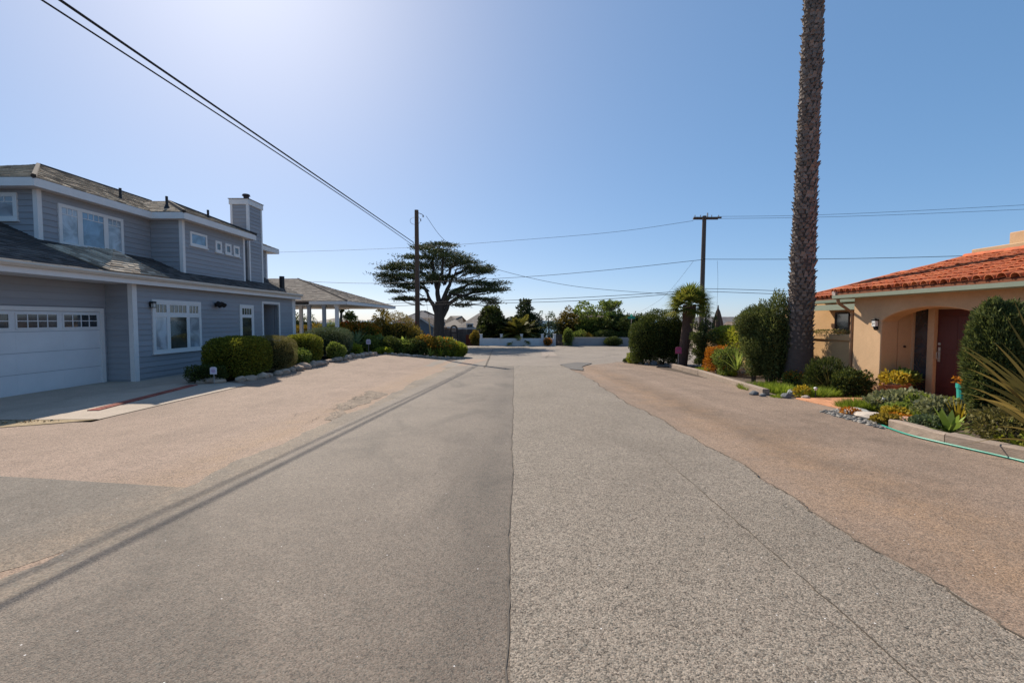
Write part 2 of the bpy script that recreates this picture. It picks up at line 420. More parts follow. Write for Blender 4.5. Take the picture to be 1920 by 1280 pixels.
# sea far behind the houses, one sheet out to the horizon
m_sea, t_, b_, o_ = new_mat('sea'); g_ = NG(t_)
b_.inputs['Base Color'].default_value = (0.03, 0.09, 0.14, 1); b_.inputs['Roughness'].default_value = 0.25
t_.links.new(g_.bump(g_.noise(g_.pos(), 0.25, 4), 0.6, 1.0), b_.inputs['Normal'])
MB().add([(-6000, 120, -9.2), (6000, 120, -9.2), (6000, 8000, -9.2), (-6000, 8000, -9.2)], [(0, 1, 2, 3)]).build('sea', m_sea, kind='structure')

# concrete apron in front of the garage, dry gravel strip beside it
m_conc = PAVE('driveway_concrete', (0.42, 0.34, 0.27), (0.52, 0.43, 0.34), 60, 0.18, blot=0.15, bstr=0.15)
poly_sheet('driveway', m_conc, [(-13.1, 8.55), (-8.1, 8.75), (-8.05, 13.6), (-9.2, 14.15), (-13.1, 14.15)], 0.016, 0.2, 14, 0.0)
poly_sheet('front_path', m_conc, [(-12.2, 14.0), (-10.3, 14.0), (-10.6, 19.2), (-12.2, 19.2)], 0.010, 0.4, 4, 0.0)
m_grav = M('gravel_bed', (0.36, 0.27, 0.16), 0.95, 0.35, 9, 0.5, 70, var2=0.3)
poly_sheet('gravel_strip', m_grav, [(-13.2, 7.2), (-9.3, 7.95), (-8.12, 8.72), (-13.2, 8.52)], 0.014, 0.15, 10, 0.03, 8)
# loose stones of that strip: nobody could count them
rg = rs(11); n = 2600; gx = rg.uniform(-13, -8.2, n); gy = rg.uniform(7.4, 8.6, n)
ok = gy > 7.25 + (gx + 13.2) * 0.29; gx, gy = gx[ok], gy[ok]
P = np.stack([gx, gy, [gz(a, b) + 0.016 for a, b in zip(gx, gy)]], 1)
D = unit(rg.normal(size=P.shape) * [1, 1, 0.35] + [0, 0, 0.15])
leaves('gravel', P, D, rg.uniform(0.02, 0.06, len(P)), 0.8, LEAF('gravel_chip', (0.16, 0.11, 0.06), (0.40, 0.30, 0.18), (0.55, 0.45, 0.30), 0.0, 0.9), None, rg, rg.uniform(0, 1, len(P)))
# red brick band let into the apron
m_brick = M('brick_red', (0.30, 0.085, 0.06), 0.9, 0.2, 12, 0.3, 80, rand=0.25)
band = thing('brick_band', (-9.0, 11, gz(-9, 11)), 'thin band of red bricks let into the grey driveway apron', 'brick band')
bme = MB().box(-0.115, 0.115, -0.05, 0.05, -0.03, 0.03).build('brick', m_brick, band, bevel=0.006)
a, b = Vector((-8.98, 9.6)), Vector((-9.5, 13.3)); n = 34
bme.data.update()
bd = bme.data; ang = math.atan2((b - a).y, (b - a).x) - math.pi / 2
off = -org(band)
for v in bd.vertices: v.co += Vector(org(band))
for i in range(n):
    o = bme if i == 0 else bme.copy()
    if i: COL.objects.link(o); o.parent = band
    p = a + (b - a) * i / (n - 1); o.location = Vector((p.x, p.y, gz(p.x, p.y) + 0.006)) - org(band); o.rotation_euler = (0, 0, ang)
# ------------------------------------------------------------------ framed walls: a = along, d = outwards, z = up
class FR:
    """axis-aligned wall frame. kind 'x': wall plane x = c facing +x or -x (s); 'y': wall plane y = c facing s*y"""
    def __init__(s, kind, c, sg): s.k, s.c, s.s = kind, c, sg
    def p(s, a, d, z):
        q = s.c + s.s * d
        return (q, a, z) if s.k == 'x' else (a, q, z)
    def box(s, mb, a0, a1, d0, d1, z0, z1):
        A, B = s.p(a0, d0, z0), s.p(a1, d1, z1); mb.box(A[0], B[0], A[1], B[1], A[2], B[2]); return mb
def boards(parent, fr, a0, a1, z0, z1, mat, holes=(), row=0.175, ztop=None):
    """lap siding: every board is a piece of its own"""
    z = z0; i = 0
    while z < z1 - 0.02:
        zt = min(z + row, z1); segs = [(a0, a1)]
        if ztop:   # wall foot follows a roof slope: start where the roof is below this row
            lo, hi = ztop(zt); segs = [(max(a0, lo), min(a1, hi))]
        for h in holes:
            if min(zt, h[3]) - max(z, h[2]) > row * 0.45:
                ns = []
                for s_ in segs:
                    if h[0] > s_[0]: ns.append((s_[0], min(s_[1], h[0])))
                    if h[1] < s_[1]: ns.append((max(s_[0], h[1]), s_[1]))
                segs = ns
        for s_ in segs:
            if s_[1] - s_[0] < 0.05: continue
            mb = MB(); e = 0.0
            c = [fr.p(s_[0], 0.0, z), fr.p(s_[0], 0.030, z), fr.p(s_[0], 0.009, zt + 0.01), fr.p(s_[0], 0.0, zt + 0.01)]
            mb.prism(c, Vector(fr.p(s_[1], 0, 0)) - Vector(fr.p(s_[0], 0, 0)))
            mb.build('siding_board', mat, parent)
        z += row; i += 1
glass_m = {}
def GLASS(name, col, rough=0.06):
    if name in MATS: return MATS[name]
    m, t, b, o = new_mat(name); g = NG(t)
    c = g.mix(g.rng(g.noise(g.pos(), 1.7, 3, 0.6, 1.0), 0.4, 0.62, 0, 1), col, tuple(min(1, q * 1.9 + 0.01) for q in col))
    t.links.new(c, b.inputs['Base Color']); b.inputs['Roughness'].default_value = rough; b.inputs['Specular IOR Level'].default_value = 0.7
    b.inputs['Coat Weight'].default_value = 0.6; b.inputs['Coat Roughness'].default_value = 0.03
    t.links.new(g.bump(g.noise(g.pos(), 0.9, 2), 0.05, 0.05), b.inputs['Normal'])
    MATS[name] = m; return m
g_dark = GLASS('glass_dark', (0.020, 0.026, 0.032)); g_sky = GLASS('glass_blind', (0.10, 0.17, 0.24), 0.12)
g_curt = GLASS('glass_curtain', (0.24, 0.27, 0.30), 0.15); g_room = GLASS('glass_room', (0.035, 0.037, 0.033))
white = M('white_trim', (0.74, 0.72, 0.70), 0.6, 0.05, 3, 0.05, 20, var2=0.03)
white2 = M('garage_white', (0.72, 0.715, 0.72), 0.5, 0.05, 2, 0.04, 15)
blue = M('siding_blue', (0.315, 0.325, 0.350), 0.7, 0.06, 2.5, 0.12, 30, rand=0.07, stretch=(1, 1, 8))
def window(parent, fr, a0, a1, z0, z1, cells, trim=0.09, dep=0.05, bars=(), sill=True):
    """cells: (u0,u1,v0,v1,glass) in 0..1 of the opening; the white frame is everything between them"""
    mb = MB(); fr.box(mb, a0 - trim, a0, 0.0, dep, z0 - trim, z1 + trim); fr.box(mb, a1, a1 + trim, 0, dep, z0 - trim, z1 + trim)
    fr.box(mb, a0, a1, 0, dep, z1, z1 + trim); fr.box(mb, a0, a1, 0, dep, z0 - trim, z0)
    A, Z = a1 - a0, z1 - z0
    # mullion grid: fill the gaps between the cells
    us = sorted(set([0, 1] + [c[0] for c in cells] + [c[1] for c in cells])); vs = sorted(set([0, 1] + [c[2] for c in cells] + [c[3] for c in cells]))
    for i in range(len(us) - 1):
        for j in range(len(vs) - 1):
            um, vm = (us[i] + us[i + 1]) / 2, (vs[j] + vs[j + 1]) / 2
            if not any(c[0] < um < c[1] and c[2] < vm < c[3] for c in cells):
                fr.box(mb, a0 + us[i] * A, a0 + us[i + 1] * A, 0.0, dep - 0.008, z0 + vs[j] * Z, z0 + vs[j + 1] * Z)
    f = mb.build('window', white, parent)
    for c in cells:
        fr.box(MB(), a0 + c[0] * A, a0 + c[1] * A, 0.0, 0.034 if dep < 0.06 else dep - 0.022, z0 + c[2] * Z, z0 + c[3] * Z).build('pane', c[4], f)
    if bars:
        mb = MB()
        for (u0, u1, v0, v1) in bars:
            fr.box(mb, a0 + u0 * A, a0 + u1 * A, 0.0, dep - 0.012, z0 + v0 * Z, z0 + v1 * Z)
        mb.build('muntin', white, f)
    if sill: fr.box(MB(), a0 - trim - 0.03, a1 + trim + 0.03, 0.0, dep + 0.035, z0 - trim - 0.045, z0 - trim).build('sill', white, f)
    return f
def clip_poly(sub, clip):
    """Sutherland-Hodgman, clip convex and counter-clockwise"""
    out = sub
    for i in range(len(clip)):
        a, b = clip[i], clip[(i + 1) % len(clip)]; inp, out = out, []
        if not inp: return []
        ins = lambda p: (b[0] - a[0]) * (p[1] - a[1]) - (b[1] - a[1]) * (p[0] - a[0]) >= -1e-9
        for k in range(len(inp)):
            p, q = inp[k], inp[(k + 1) % len(inp)]
            if ins(p) != ins(q):
                d1 = (b[0] - a[0]) * (p[1] - a[1]) - (b[1] - a[1]) * (p[0] - a[0]); d2 = (b[0] - a[0]) * (q[1] - a[1]) - (b[1] - a[1]) * (q[0] - a[0])
                t = d1 / (d1 - d2); x = (p[0] + (q[0] - p[0]) * t, p[1] + (q[1] - p[1]) * t)
                if ins(p): out += [p, x] if False else [x]
                else: out += [x]
            if ins(q): out.append(q)
    return out
def shingled(parent, poly, mat, seed=0, tab=0.30, row=0.155, name='roof', under=None, thick=0.10):
    """roof plane (3 or 4 points, first edge = eave) : deck slab + real shingle tabs joined in one part"""
    P = [Vector(p) for p in poly]; u = (P[1] - P[0]).normalized(); nrm = (P[1] - P[0]).cross(P[-1] - P[0]).normalized()
    if nrm.z < 0: nrm = -nrm
    v = nrm.cross(u).normalized()
    if v.z < 0: v = -v
    deck = MB().prism([p - nrm * 0.002 for p in P], -nrm * thick).build(name, under or mat, parent)
    q = [((p - P[0]).dot(u), (p - P[0]).dot(v)) for p in P]
    ar = sum(q[i][0] * q[(i + 1) % len(q)][1] - q[(i + 1) % len(q)][0] * q[i][1] for i in range(len(q)))
    if ar < 0: q = q[::-1]
    x0, x1 = min(a[0] for a in q), max(a[0] for a in q); y1 = max(a[1] for a in q)
    r = random.Random(seed); mb = MB(); j = 0; y = 0.0; tones = []
    while y < y1:
        x = x0 - r.uniform(0, tab)
        while x < x1:
            wd = tab * r.uniform(0.6, 1.3); yy = y + r.uniform(-0.012, 0.012)
            pg = clip_poly([(x, yy), (x + wd - 0.006, yy), (x + wd - 0.006, y + row * 1.08), (x, y + row * 1.08)], q)
            if len(pg) >= 3:
                h = r.uniform(0.012, 0.026); n_ = len(pg); vs = []
                top = []
                for a in pg:
                    t = (a[1] - y) / row; top.append(P[0] + u * a[0] + v * a[1] + nrm * (h * (1 - 0.8 * t) + 0.002))
                bot = [P[0] + u * a[0] + v * a[1] for a in pg]
                mb.add(top + bot, [tuple(range(n_))] + [((i + 1) % n_, i, i + n_, (i + 1) % n_ + n_) for i in range(n_)])
                tones += [r.random()] * (n_ + 1)
            x += wd
        y += row; j += 1
    o = mb.build('shingles', mat, deck, kind='stuff')
    if len(tones) == len(o.data.polygons): o.data.attributes.new('tone', 'FLOAT', 'FACE').data.foreach_set('value', tones)
    return deck
def SHING(name, a, b, c):
    m, t, bs, o = new_mat(name); g = NG(t); at = g.n('Attribute', attribute_name='tone').outputs['Fac']
    col = g.mix(g.rng(at, 0, 0.5, 0, 1), a, b); col = g.mix(g.rng(at, 0.5, 1, 0, 1), col, c)
    col = g.scale(col, g.rng(g.noise(g.pos(), 60, 3, 0.7), 0.2, 0.8, 0.75, 1.25))
    t.links.new(col, bs.inputs['Base Color']); bs.inputs['Roughness'].default_value = 0.92; bs.inputs['Specular IOR Level'].default_value = 0.2
    return m
sh_brown = SHING('shingle_brown', (0.22, 0.172, 0.130), (0.40, 0.32, 0.24), (0.58, 0.48, 0.36)); sh_low = SHING('shingle_brown_shaded', (0.055, 0.05, 0.048), (0.095, 0.085, 0.08), (0.14, 0.125, 0.115))  # lower roof: same shingles, upper storey's shade put into darker colours

ZB = -0.29
blue_house = thing('house', (-14.5, 16, ZB), 'two storey blue-grey house with white trim, chimney and garage beside the road', 'house')
H = blue_house
def wallslab(x0, x1, y0, y1, z0, z1, mat=blue): return MB().box(x0, x1, y0, y1, z0, z1).build('wall', mat, H)
XG, XW = -12.8, -11.95                      # garage wall plane, front wall plane
EX, EZ, PT = -11.62, 3.03, 0.45             # lower eave edge, height, pitch
lz = lambda x: EZ + PT * (-x + EX)
# ---- ground floor
gw = wallslab(XG - 0.2, XG - 0.003, 6.6, 14.2, -0.6, 2.80)
gd0, gd1, gdz = 9.08, 13.96, 1.90
FRG = FR('x', XG, 1)
boards(gw, FRG, 6.6, 14.18, -0.40, 2.76, blue, [(gd0 - 0.13, gd1 + 0.13, -1, gdz + 0.12)])
rw = wallslab(XG - 0.1, XW - 0.09, 14.203, 14.35, -0.6, 2.80)
boards(rw, FR('y', 14.2, -1), XG + 0.02, XW - 0.075, -0.40, 2.76, blue)
fw = wallslab(XW - 0.2, XW - 0.003, 14.35, 21.5, -0.6, 2.80); wallslab(XW - 0.2, XW - 0.003, 23.0, 24.5, -0.6, 2.80); wallslab(XW - 0.2, XW - 0.003, 21.5, 23.0, 2.5, 2.80)
door = (21.55, 22.95, -1, 2.44)
boards(fw, FR('x', XW, 1), 14.32, 24.42, -0.40, 2.76, blue, [door])
wallslab(-20.5, XW - 0.25, 24.3, 24.5, -0.6, 2.8)
wallslab(-20.5, -20.3, 6.6, 24.3, -0.6, 2.8); wallslab(-20.3, XG - 0.21, 6.6, 6.8, -0.6, 2.8)
# corner boards
for (x, y) in ((XW - 0.045, 14.235), (XW - 0.045, 24.46)):
    MB().box(x - 0.06, x + 0.09, y - 0.085, y + 0.085, -0.5, 2.78).build('corner_board', white, H)
# garage door
mb = MB()
for (a0, a1, z0, z1) in ((gd0 - 0.12, gd0, -0.34, gdz + 0.11), (gd1, gd1 + 0.12, -0.34, gdz + 0.11), (gd0, gd1, gdz, gdz + 0.11)): FRG.box(mb, a0, a1, -0.06, 0.05, z0, z1)
gdoor = mb.build('garage_door', white, H)
sh_ = (gdz + 0.30) / 4
for k in range(4):
    z0 = -0.30 + k * sh_; z1 = z0 + sh_ - 0.012
    mb = MB(); FRG.box(mb, gd0 + 0.004, gd1 - 0.004, -0.004, 0.012, z0, z1)
    if k < 3:
        for q in range(4):
            a0 = gd0 + q * 1.22 + 0.06; FRG.box(mb, a0, a0 + 1.10, 0.012, 0.017, z0 + 0.07, z1 - 0.07)
    mb.build('panel', white2, gdoor)
for q in range(4):
    a0 = gd0 + q * 1.22 + 0.10; a1 = a0 + 1.02; z0, z1 = -0.30 + 3 * sh_ + 0.10, gdz - 0.10
    mb = MB(); FRG.box(mb, a0 - 0.04, a0, 0.012, 0.034, z0 - 0.04, z1 + 0.04); FRG.box(mb, a1, a1 + 0.04, 0.012, 0.034, z0 - 0.04, z1 + 0.04)
    FRG.box(mb, a0, a1, 0.012, 0.034, z1, z1 + 0.04); FRG.box(mb, a0, a1, 0.012, 0.034, z0 - 0.04, z0)
    zm = (z0 + z1) / 2; FRG.box(mb, a0, a1, 0.012, 0.030, zm - 0.012, zm + 0.012)
    for j in (1, 2, 3): FRG.box(mb, a0 + j * 0.255 - 0.012, a0 + j * 0.255 + 0.012, 0.012, 0.031, z0, z1)
    mb.build('window_frame', white2, gdoor)
    for j in range(4):
        for zz in ((z0, zm - 0.012), (zm + 0.012, z1)):
            FRG.box(MB(), a0 + j * 0.255 + (0.012 if j else 0), a0 + (j + 1) * 0.255 - (0.012 if j < 3 else 0), 0.011, 0.019, zz[0], zz[1]).build('pane', g_dark, gdoor)
# ground floor windows
FW = FR('x', XW, 1)
tri = [(0.0, 0.24, 0.0, 0.70, g_curt), (0.31, 0.69, 0.0, 0.70, g_room), (0.76, 1.0, 0.0, 0.70, g_curt),
       (0.02, 0.24, 0.80, 0.97, g_dark), (0.31, 0.69, 0.80, 0.97, g_dark), (0.76, 0.98, 0.80, 0.97, g_dark)]
tb = [(x, x + 0.012, 0.80, 0.97) for x in (0.088, 0.16, 0.40, 0.494, 0.59, 0.83, 0.905)]
window(H, FW, 15.02, 17.12, 0.66, 2.22, tri, 0.11, 0.06, tb)
window(H, FW, 19.78, 20.62, 0.86, 2.22, [(0.08, 0.92, 0.02, 0.66, g_room), (0.08, 0.92, 0.76, 0.96, g_dark)], 0.10, 0.06, [(x, x + 0.025, 0.76, 0.96) for x in (0.28, 0.49, 0.70)])
# recessed side entry
mb = MB(); FW.box(mb, 21.43, 21.55, -0.02, 0.05, -0.4, 2.54); FW.box(mb, 22.95, 23.07, -0.02, 0.05, -0.4, 2.54); FW.box(mb, 21.55, 22.95, -0.02, 0.05, 2.44, 2.54)
ent = mb.build('entry', white, H)
grey_in = M('entry_grey', (0.12, 0.125, 0.135), 0.8, 0.1, 4)
MB().box(XW - 0.9, XW - 0.86, 21.55, 22.95, -0.4, 2.44).build('entry_back', grey_in, ent)
mb = MB(); mb.box(XW - 0.86, XW - 0.21, 21.51, 21.548, -0.4, 2.44); mb.box(XW - 0.86, XW - 0.21, 22.952, 22.99, -0.4, 2.44); mb.box(XW - 0.86, XW - 0.21, 21.55, 22.95, 2.44, 2.48)
mb.build('entry_lining', blue, ent)
MB().box(XW - 0.86, XW - 0.82, 21.75, 22.70, -0.29, 2.05).build('door', M('entry_door', (0.16, 0.17, 0.19), 0.5), ent)
# soffit, fascia, gutter of the lower roof
MB().box(-13.4, EX - 0.02, 6.4, 24.75, 2.775, 2.80).build('soffit', white, H)
cream = M('gutter_cream', (0.66, 0.60, 0.52), 0.55, 0.06, 3)
MB().box(EX - 0.05, EX - 0.01, 6.4, 24.78, 2.76, EZ - 0.02).build('fascia', white, H)
gp_ = [(EX + 0.11, 0, EZ + 0.005), (EX + 0.10, 0, EZ - 0.03), (EX + 0.125, 0, EZ - 0.05), (EX + 0.07, 0, EZ - 0.12), (EX + 0.0, 0, EZ - 0.125), (EX + 0.0, 0, EZ - 0.0)]
MB().prism([(a[0], 6.35, a[2]) for a in gp_], (0, 18.45, 0)).build('gutter', cream, H)
mb = MB().tube([(XW + 0.06, 24.58, 2.82), (XW + 0.06, 24.58, -0.25)], 0.04, 6); mb.build('downspout', white, H)
# lower roof
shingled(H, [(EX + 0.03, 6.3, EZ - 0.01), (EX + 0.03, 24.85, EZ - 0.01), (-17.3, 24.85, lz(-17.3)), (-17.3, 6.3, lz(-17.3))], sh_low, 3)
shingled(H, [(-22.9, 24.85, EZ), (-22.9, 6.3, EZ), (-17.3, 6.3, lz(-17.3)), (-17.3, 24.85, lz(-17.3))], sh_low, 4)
MB().prism([(-22.5, 6.65, 2.8), (XG, 6.65, 2.8), (-17.3, 6.65, lz(-17.3) - 0.15)], (0, 0.1, 0)).build('gable', blue, H)
# small eyebrow hip above the inset corner
ap = Vector((-12.35, 14.05, 3.82)); b0, b1, b2, b3 = (EX + 0.10, 12.95, EZ + 0.03), (EX + 0.10, 15.2, EZ + 0.03), (-13.3, 15.3, lz(-13.3)), (-13.3, 12.8, lz(-13.3))
shingled(H, [b0, b1, ap], sh_brown, 5, row=0.11, name='eyebrow_roof', thick=0.03)
shingled(H, [b3, b0, ap], sh_brown, 6, row=0.11, name='eyebrow_roof', thick=0.03)
shingled(H, [b1, b2, ap], sh_brown, 7, row=0.11, name='eyebrow_roof', thick=0.03)
# ---- upper floor
XA, XB, YA, YJ, YB, YC = -13.7, -12.5, 13.15, 17.2, 21.1, 25.2
ZT = 5.42
uw = wallslab(XA - 0.2, XA - 0.003, YA + 0.2, YJ + 0.25, 3.2, ZT)
boards(uw, FR('x', XA, 1), YA + 0.03, YJ, lz(XA) - 0.08, ZT, blue)
ufw = wallslab(-21.0, XA - 0.003, YA + 0.003, YA + 0.2, 3.2, ZT)
boards(ufw, FR('y', YA, -1), -18.0, XA - 0.03, lz(XA) - 0.1, ZT, blue, ztop=lambda z: (-(-EX + (z - EZ) / PT) - 0.15, 0))
ujw = wallslab(XA, XB - 0.003, YJ + 0.003, YJ + 0.2, 3.0, ZT)
boards(ujw, FR('y', YJ, -1), XA + 0.03, XB - 0.04, lz(XB) - 0.1, ZT, blue, ztop=lambda z: (-(-EX + (z - EZ) / PT) - 0.15, 0))
ubw = wallslab(XB - 0.2, XB - 0.003, YJ + 0.2, YB - 0.01, 3.0, ZT)
boards(ubw, FR('x', XB, 1), YJ + 0.04, YB - 0.06, lz(XB) - 0.08, ZT, blue)
wallslab(-21, XB - 0.2, YB - 0.2, YB, 3.0, ZT)
ucw = wallslab(XA - 0.2, XA - 0.003, YB, YC, 3.2, ZT)
boards(ucw, FR('x', XA, 1), YB, YC - 0.05, lz(XA) - 0.1, ZT, blue)
wallslab(-21, XA - 0.2, YC - 0.2, YC, 3.2, ZT)
for (x, y, z) in ((XA, YA, lz(XA)), (XB, YJ, lz(XB)), (XB, YB - 0.06, lz(XB)), (XA, YC - 0.05, lz(XA))):
    MB().box(x - 0.09, x + 0.04, y - 0.04, y + 0.09, z - 0.06, ZT + 0.005).build('corner_board', white, H)
# upper windows
FA, FB, FY = FR('x', XA, 1), FR('x', XB, 1), FR('y', YA, -1)
ya = lambda px, X: -X * FPX / (965 - px)
up = [(0.0, 0.24, 0.0, 1.0, g_curt), (0.32, 0.68, 0.0, 1.0, g_sky), (0.76, 1.0, 0.0, 1.0, g_curt)]
ub = [(0.0, 0.24, 0.80, 0.82), (0.32, 0.68, 0.80, 0.82), (0.76, 1.0, 0.80, 0.82)] + [(x, x + 0.01, 0.82, 1.0) for x in (0.08, 0.16, 0.41, 0.5, 0.59, 0.84, 0.92)]
window(H, FA, ya(118, XA), ya(228, XA), 4.02, 5.05, up, 0.10, 0.06, ub)
window(H, FY, -15.15, -14.33, 4.60, 5.20, [(0.04, 0.96, 0.04, 0.96, g_curt)], 0.09, 0.06, [(0.04, 0.96, 0.70, 0.74), (0.34, 0.37, 0.74, 0.96), (0.65, 0.68, 0.74, 0.96)])
window(H, FB, ya(361, XB), ya(387, XB), 4.62, 4.98, [(0, 1, 0, 1, g_sky)], 0.085, 0.05)
for (p0, p1) in ((408, 414), (426, 432), (441.5, 447.5)):
    window(H, FB, ya(p0, XB), ya(p1, XB), 4.60, 4.86, [(0, 1, 0, 1, g_dark)], 0.10, 0.05)
# upper roof
RZ, RP = 5.62, 0.42; ea = [(-13.35, 12.75), (-13.35, 16.85), (-12.15, 16.85), (-12.15, 21.5), (-13.35, 21.5), (-13.35, 25.9)]
rid0, rid1 = (-17.35, 16.75, RZ + RP * 4), (-17.35, 21.9, RZ + RP * 4)
shingled(H, [(-13.35, 12.75, RZ), (-13.35, 25.9, RZ), rid1, rid0], sh_brown, 11)
shingled(H, [(-21.35, 12.75, RZ), (-13.35, 12.75, RZ), rid0], sh_brown, 12)
shingled(H, [(-21.35, 25.9, RZ), (-21.35, 12.75, RZ), rid0, rid1], sh_brown, 13)
shingled(H, [(-13.35, 25.9, RZ), (-21.35, 25.9, RZ), rid1], sh_brown, 14)
pk = (-14.48, 19.18, RZ + RP * 2.33); pk2 = (-16.0, 19.18, RZ + RP * 2.33)
shingled(H, [(-12.15, 16.85, RZ + 0.002), (-12.15, 21.5, RZ + 0.002), pk], sh_brown, 15)
shingled(H, [(-13.6, 16.85, RZ + 0.002), (-12.15, 16.85, RZ + 0.002), pk, pk2], sh_brown, 16)
shingled(H, [(-12.15, 21.5, RZ + 0.002), (-13.6, 21.5, RZ + 0.002), pk2, pk], sh_brown, 17)
cap = SHING('shingle_cap', (0.06, 0.05, 0.045), (0.09, 0.075, 0.065), (0.12, 0.10, 0.09))
for a, b in (((-13.33, 12.73, RZ + 0.02), rid0), (rid0, rid1), ((-12.13, 16.83, RZ + 0.02), pk), (pk, (-12.13, 21.52, RZ + 0.02))):
    MB().tube([a, b], 0.07, 5).build('hip_cap', cap, H)
# fascia round the upper eaves + soffit
e = [(-21.3, 12.75)] + ea + [(-21.3, 25.9)]
mb = MB()
for (a, b) in zip(e[:-1], e[1:]):
    (x0, y0), (x1, y1) = a, b
    if x0 == x1: mb.box(x0 - 0.03, x0 + 0.012, min(y0, y1) - 0.008, max(y0, y1) + 0.008, RZ - 0.245, RZ - 0.012)
    else: mb.box(min(x0, x1), max(x0, x1) - 0.03, y0 - 0.012, y0 + 0.03, RZ - 0.243, RZ - 0.013)
mb.build('fascia', white, H)
mb = MB(); mb.box(-21.2, -13.40, 12.80, 25.85, RZ - 0.23, RZ - 0.215); mb.box(-13.40, -12.20, 16.90, 21.45, RZ - 0.23, RZ - 0.2151); mb.build('soffit', white, H)
# chimney chase
CX, CY0, CY1 = -12.73, 21.9, 23.05
cs = MB().box(CX - 0.80, CX, CY0 + 0.003, CY1, 3.2, 7.36).build('chimney', blue, H)
boards(cs, FR('x', CX, 1), CY0 + 0.03, CY1 - 0.03, lz(CX) - 0.05, 7.15, blue)
boards(cs, FR('y', CY0, -1), CX - 0.77, CX - 0.03, 4.2, 7.15, blue)
mb = MB()
for (x, y) in ((CX, CY0), (CX, CY1 - 0.06), (CX - 0.76, CY0)): mb.box(x - 0.06, x + 0.045, y - 0.045, y + 0.06, 3.5, 7.15)
mb.build('corner_board', white, cs)
MB().box(CX - 0.86, CX + 0.07, CY0 - 0.07, CY1 + 0.07, 7.15, 7.40).build('chimney_cap', white, cs)
MB().box(CX - 0.89, CX + 0.10, CY0 - 0.10, CY1 + 0.10, 7.40, 7.425).build('cap_flashing', M('flashing', (0.06, 0.06, 0.07), 0.5), cs)
rust = M('flue_rust', (0.075, 0.045, 0.04), 0.6, 0.2)
mb = MB().tube([(CX - 0.35, CY0 + 0.5, 7.40), (CX - 0.35, CY0 + 0.5, 7.66)], 0.12, 10); mb.tube([(CX - 0.35, CY0 + 0.5, 7.68), (CX - 0.35, CY0 + 0.5, 7.76)], [0.19, 0.15], 10); mb.tube([(CX - 0.35, CY0 + 0.5, 7.60), (CX - 0.35, CY0 + 0.5, 7.70)], [0.13, 0.13], 8)
mb.build('flue', rust, cs)
black = M('black_metal', (0.02, 0.02, 0.022), 0.5, 0.1)
for (x, y, z, h) in ((-14.6, 17.0, 6.1, 0.42), (-13.3, 17.55, 5.95, 0.42), (-12.9, 19.3, 5.85, 0.42)):
    MB().tube([(x, y, z - 0.1), (x, y, z + h)], 0.045, 8).tube([(x, y, z - 0.08), (x, y, z + 0.1)], [0.12, 0.05], 8).build('vent_pipe', black, H)
MB().tube([(-12.3, 24.1, lz(-12.3) - 0.1), (-12.3, 24.1, lz(-12.3) + 0.62)], 0.13, 10).build('vent_pipe', black, H)
# veranda with hip roof at the far end
VX0, VX1, VY0, VY1, VZ, VP = -20.0, -9.94, 27.0, 38.0, 2.78, 0.33
vr = 5.5; vra, vrb = (VX1 - vr, VY0 + vr, VZ + VP * vr), (-14.5 - 0.0, VY0 + vr, VZ + VP * vr)
sh_tan = SHING('shingle_tan', (0.17, 0.14, 0.12), (0.23, 0.195, 0.165), (0.29, 0.25, 0.21))
vr1 = (VX1 - vr, VY0 + vr, VZ + VP * vr); vr2 = (VX0 + 0.5, VY0 + vr, VZ + VP * vr)
shingled(H, [(VX0, VY0, VZ), (VX1, VY0, VZ), vr1, vr2], sh_tan, 21)
shingled(H, [(VX1, VY0, VZ), (VX1, VY1, VZ), vr1], sh_tan, 22)
shingled(H, [(VX1, VY1, VZ), (VX0, VY1, VZ), vr2, vr1], sh_tan, 23)
MB().tube([(VX1 - 0.02, VY0 + 0.02, VZ + 0.02), vr1], 0.06, 5).build('hip_cap', cap, H)
mb = MB().box(-12.2, VX1 - 0.02, VY0 - 0.012, VY0 + 0.03, VZ - 0.20, VZ - 0.015); mb.box(VX1 - 0.03, VX1 + 0.012, VY0 - 0.012, VY1, VZ - 0.20, VZ - 0.016); mb.build('fascia', white, H)
MB().box(VX0, VX1 - 0.04, VY0 + 0.05, VY1 - 0.1, VZ - 0.22, VZ - 0.2).build('soffit', white, H)
bluepost = M('post_blue', (0.30, 0.32, 0.35), 0.6); 
def post(x, y, mat):
    zb = gz(x, y) - 0.1; mb = MB().box(x - 0.09, x + 0.09, y - 0.09, y + 0.09, zb, VZ - 0.2)
    mb.box(x - 0.13, x + 0.13, y - 0.13, y + 0.13, VZ - 0.34, VZ - 0.205); mb.box(x - 0.14, x + 0.14, y - 0.14, y + 0.14, zb, 0.55); mb.build('porch_post', mat, H)
for px in (580, 608, 632): post(atY(px, 600, 27.35).x, 27.35, bluepost if px != 632 else white)
post(atY(565, 600, 29.2).x, 29.2, white)
MB().box(-14.5, VX1 - 0.1, 27.2, 31.0, -0.8, -0.24).build('porch_floor', M('porch_concrete', (0.4, 0.37, 0.33), 0.9), H)
mb = MB(); y = 29.2; x0, x1 = atY(548, 600, y).x, atY(592, 600, y).x
mb.box(x0, x1, y - 0.04, y + 0.04, 0.72, 0.80); mb.box(x0, x1, y - 0.03, y + 0.03, -0.1, -0.03)
xx = x0 + 0.06
while xx < x1: mb.box(xx - 0.035, xx + 0.035, y - 0.02, y + 0.02, -0.03, 0.72); xx += 0.2
mb.build('railing', white, H)
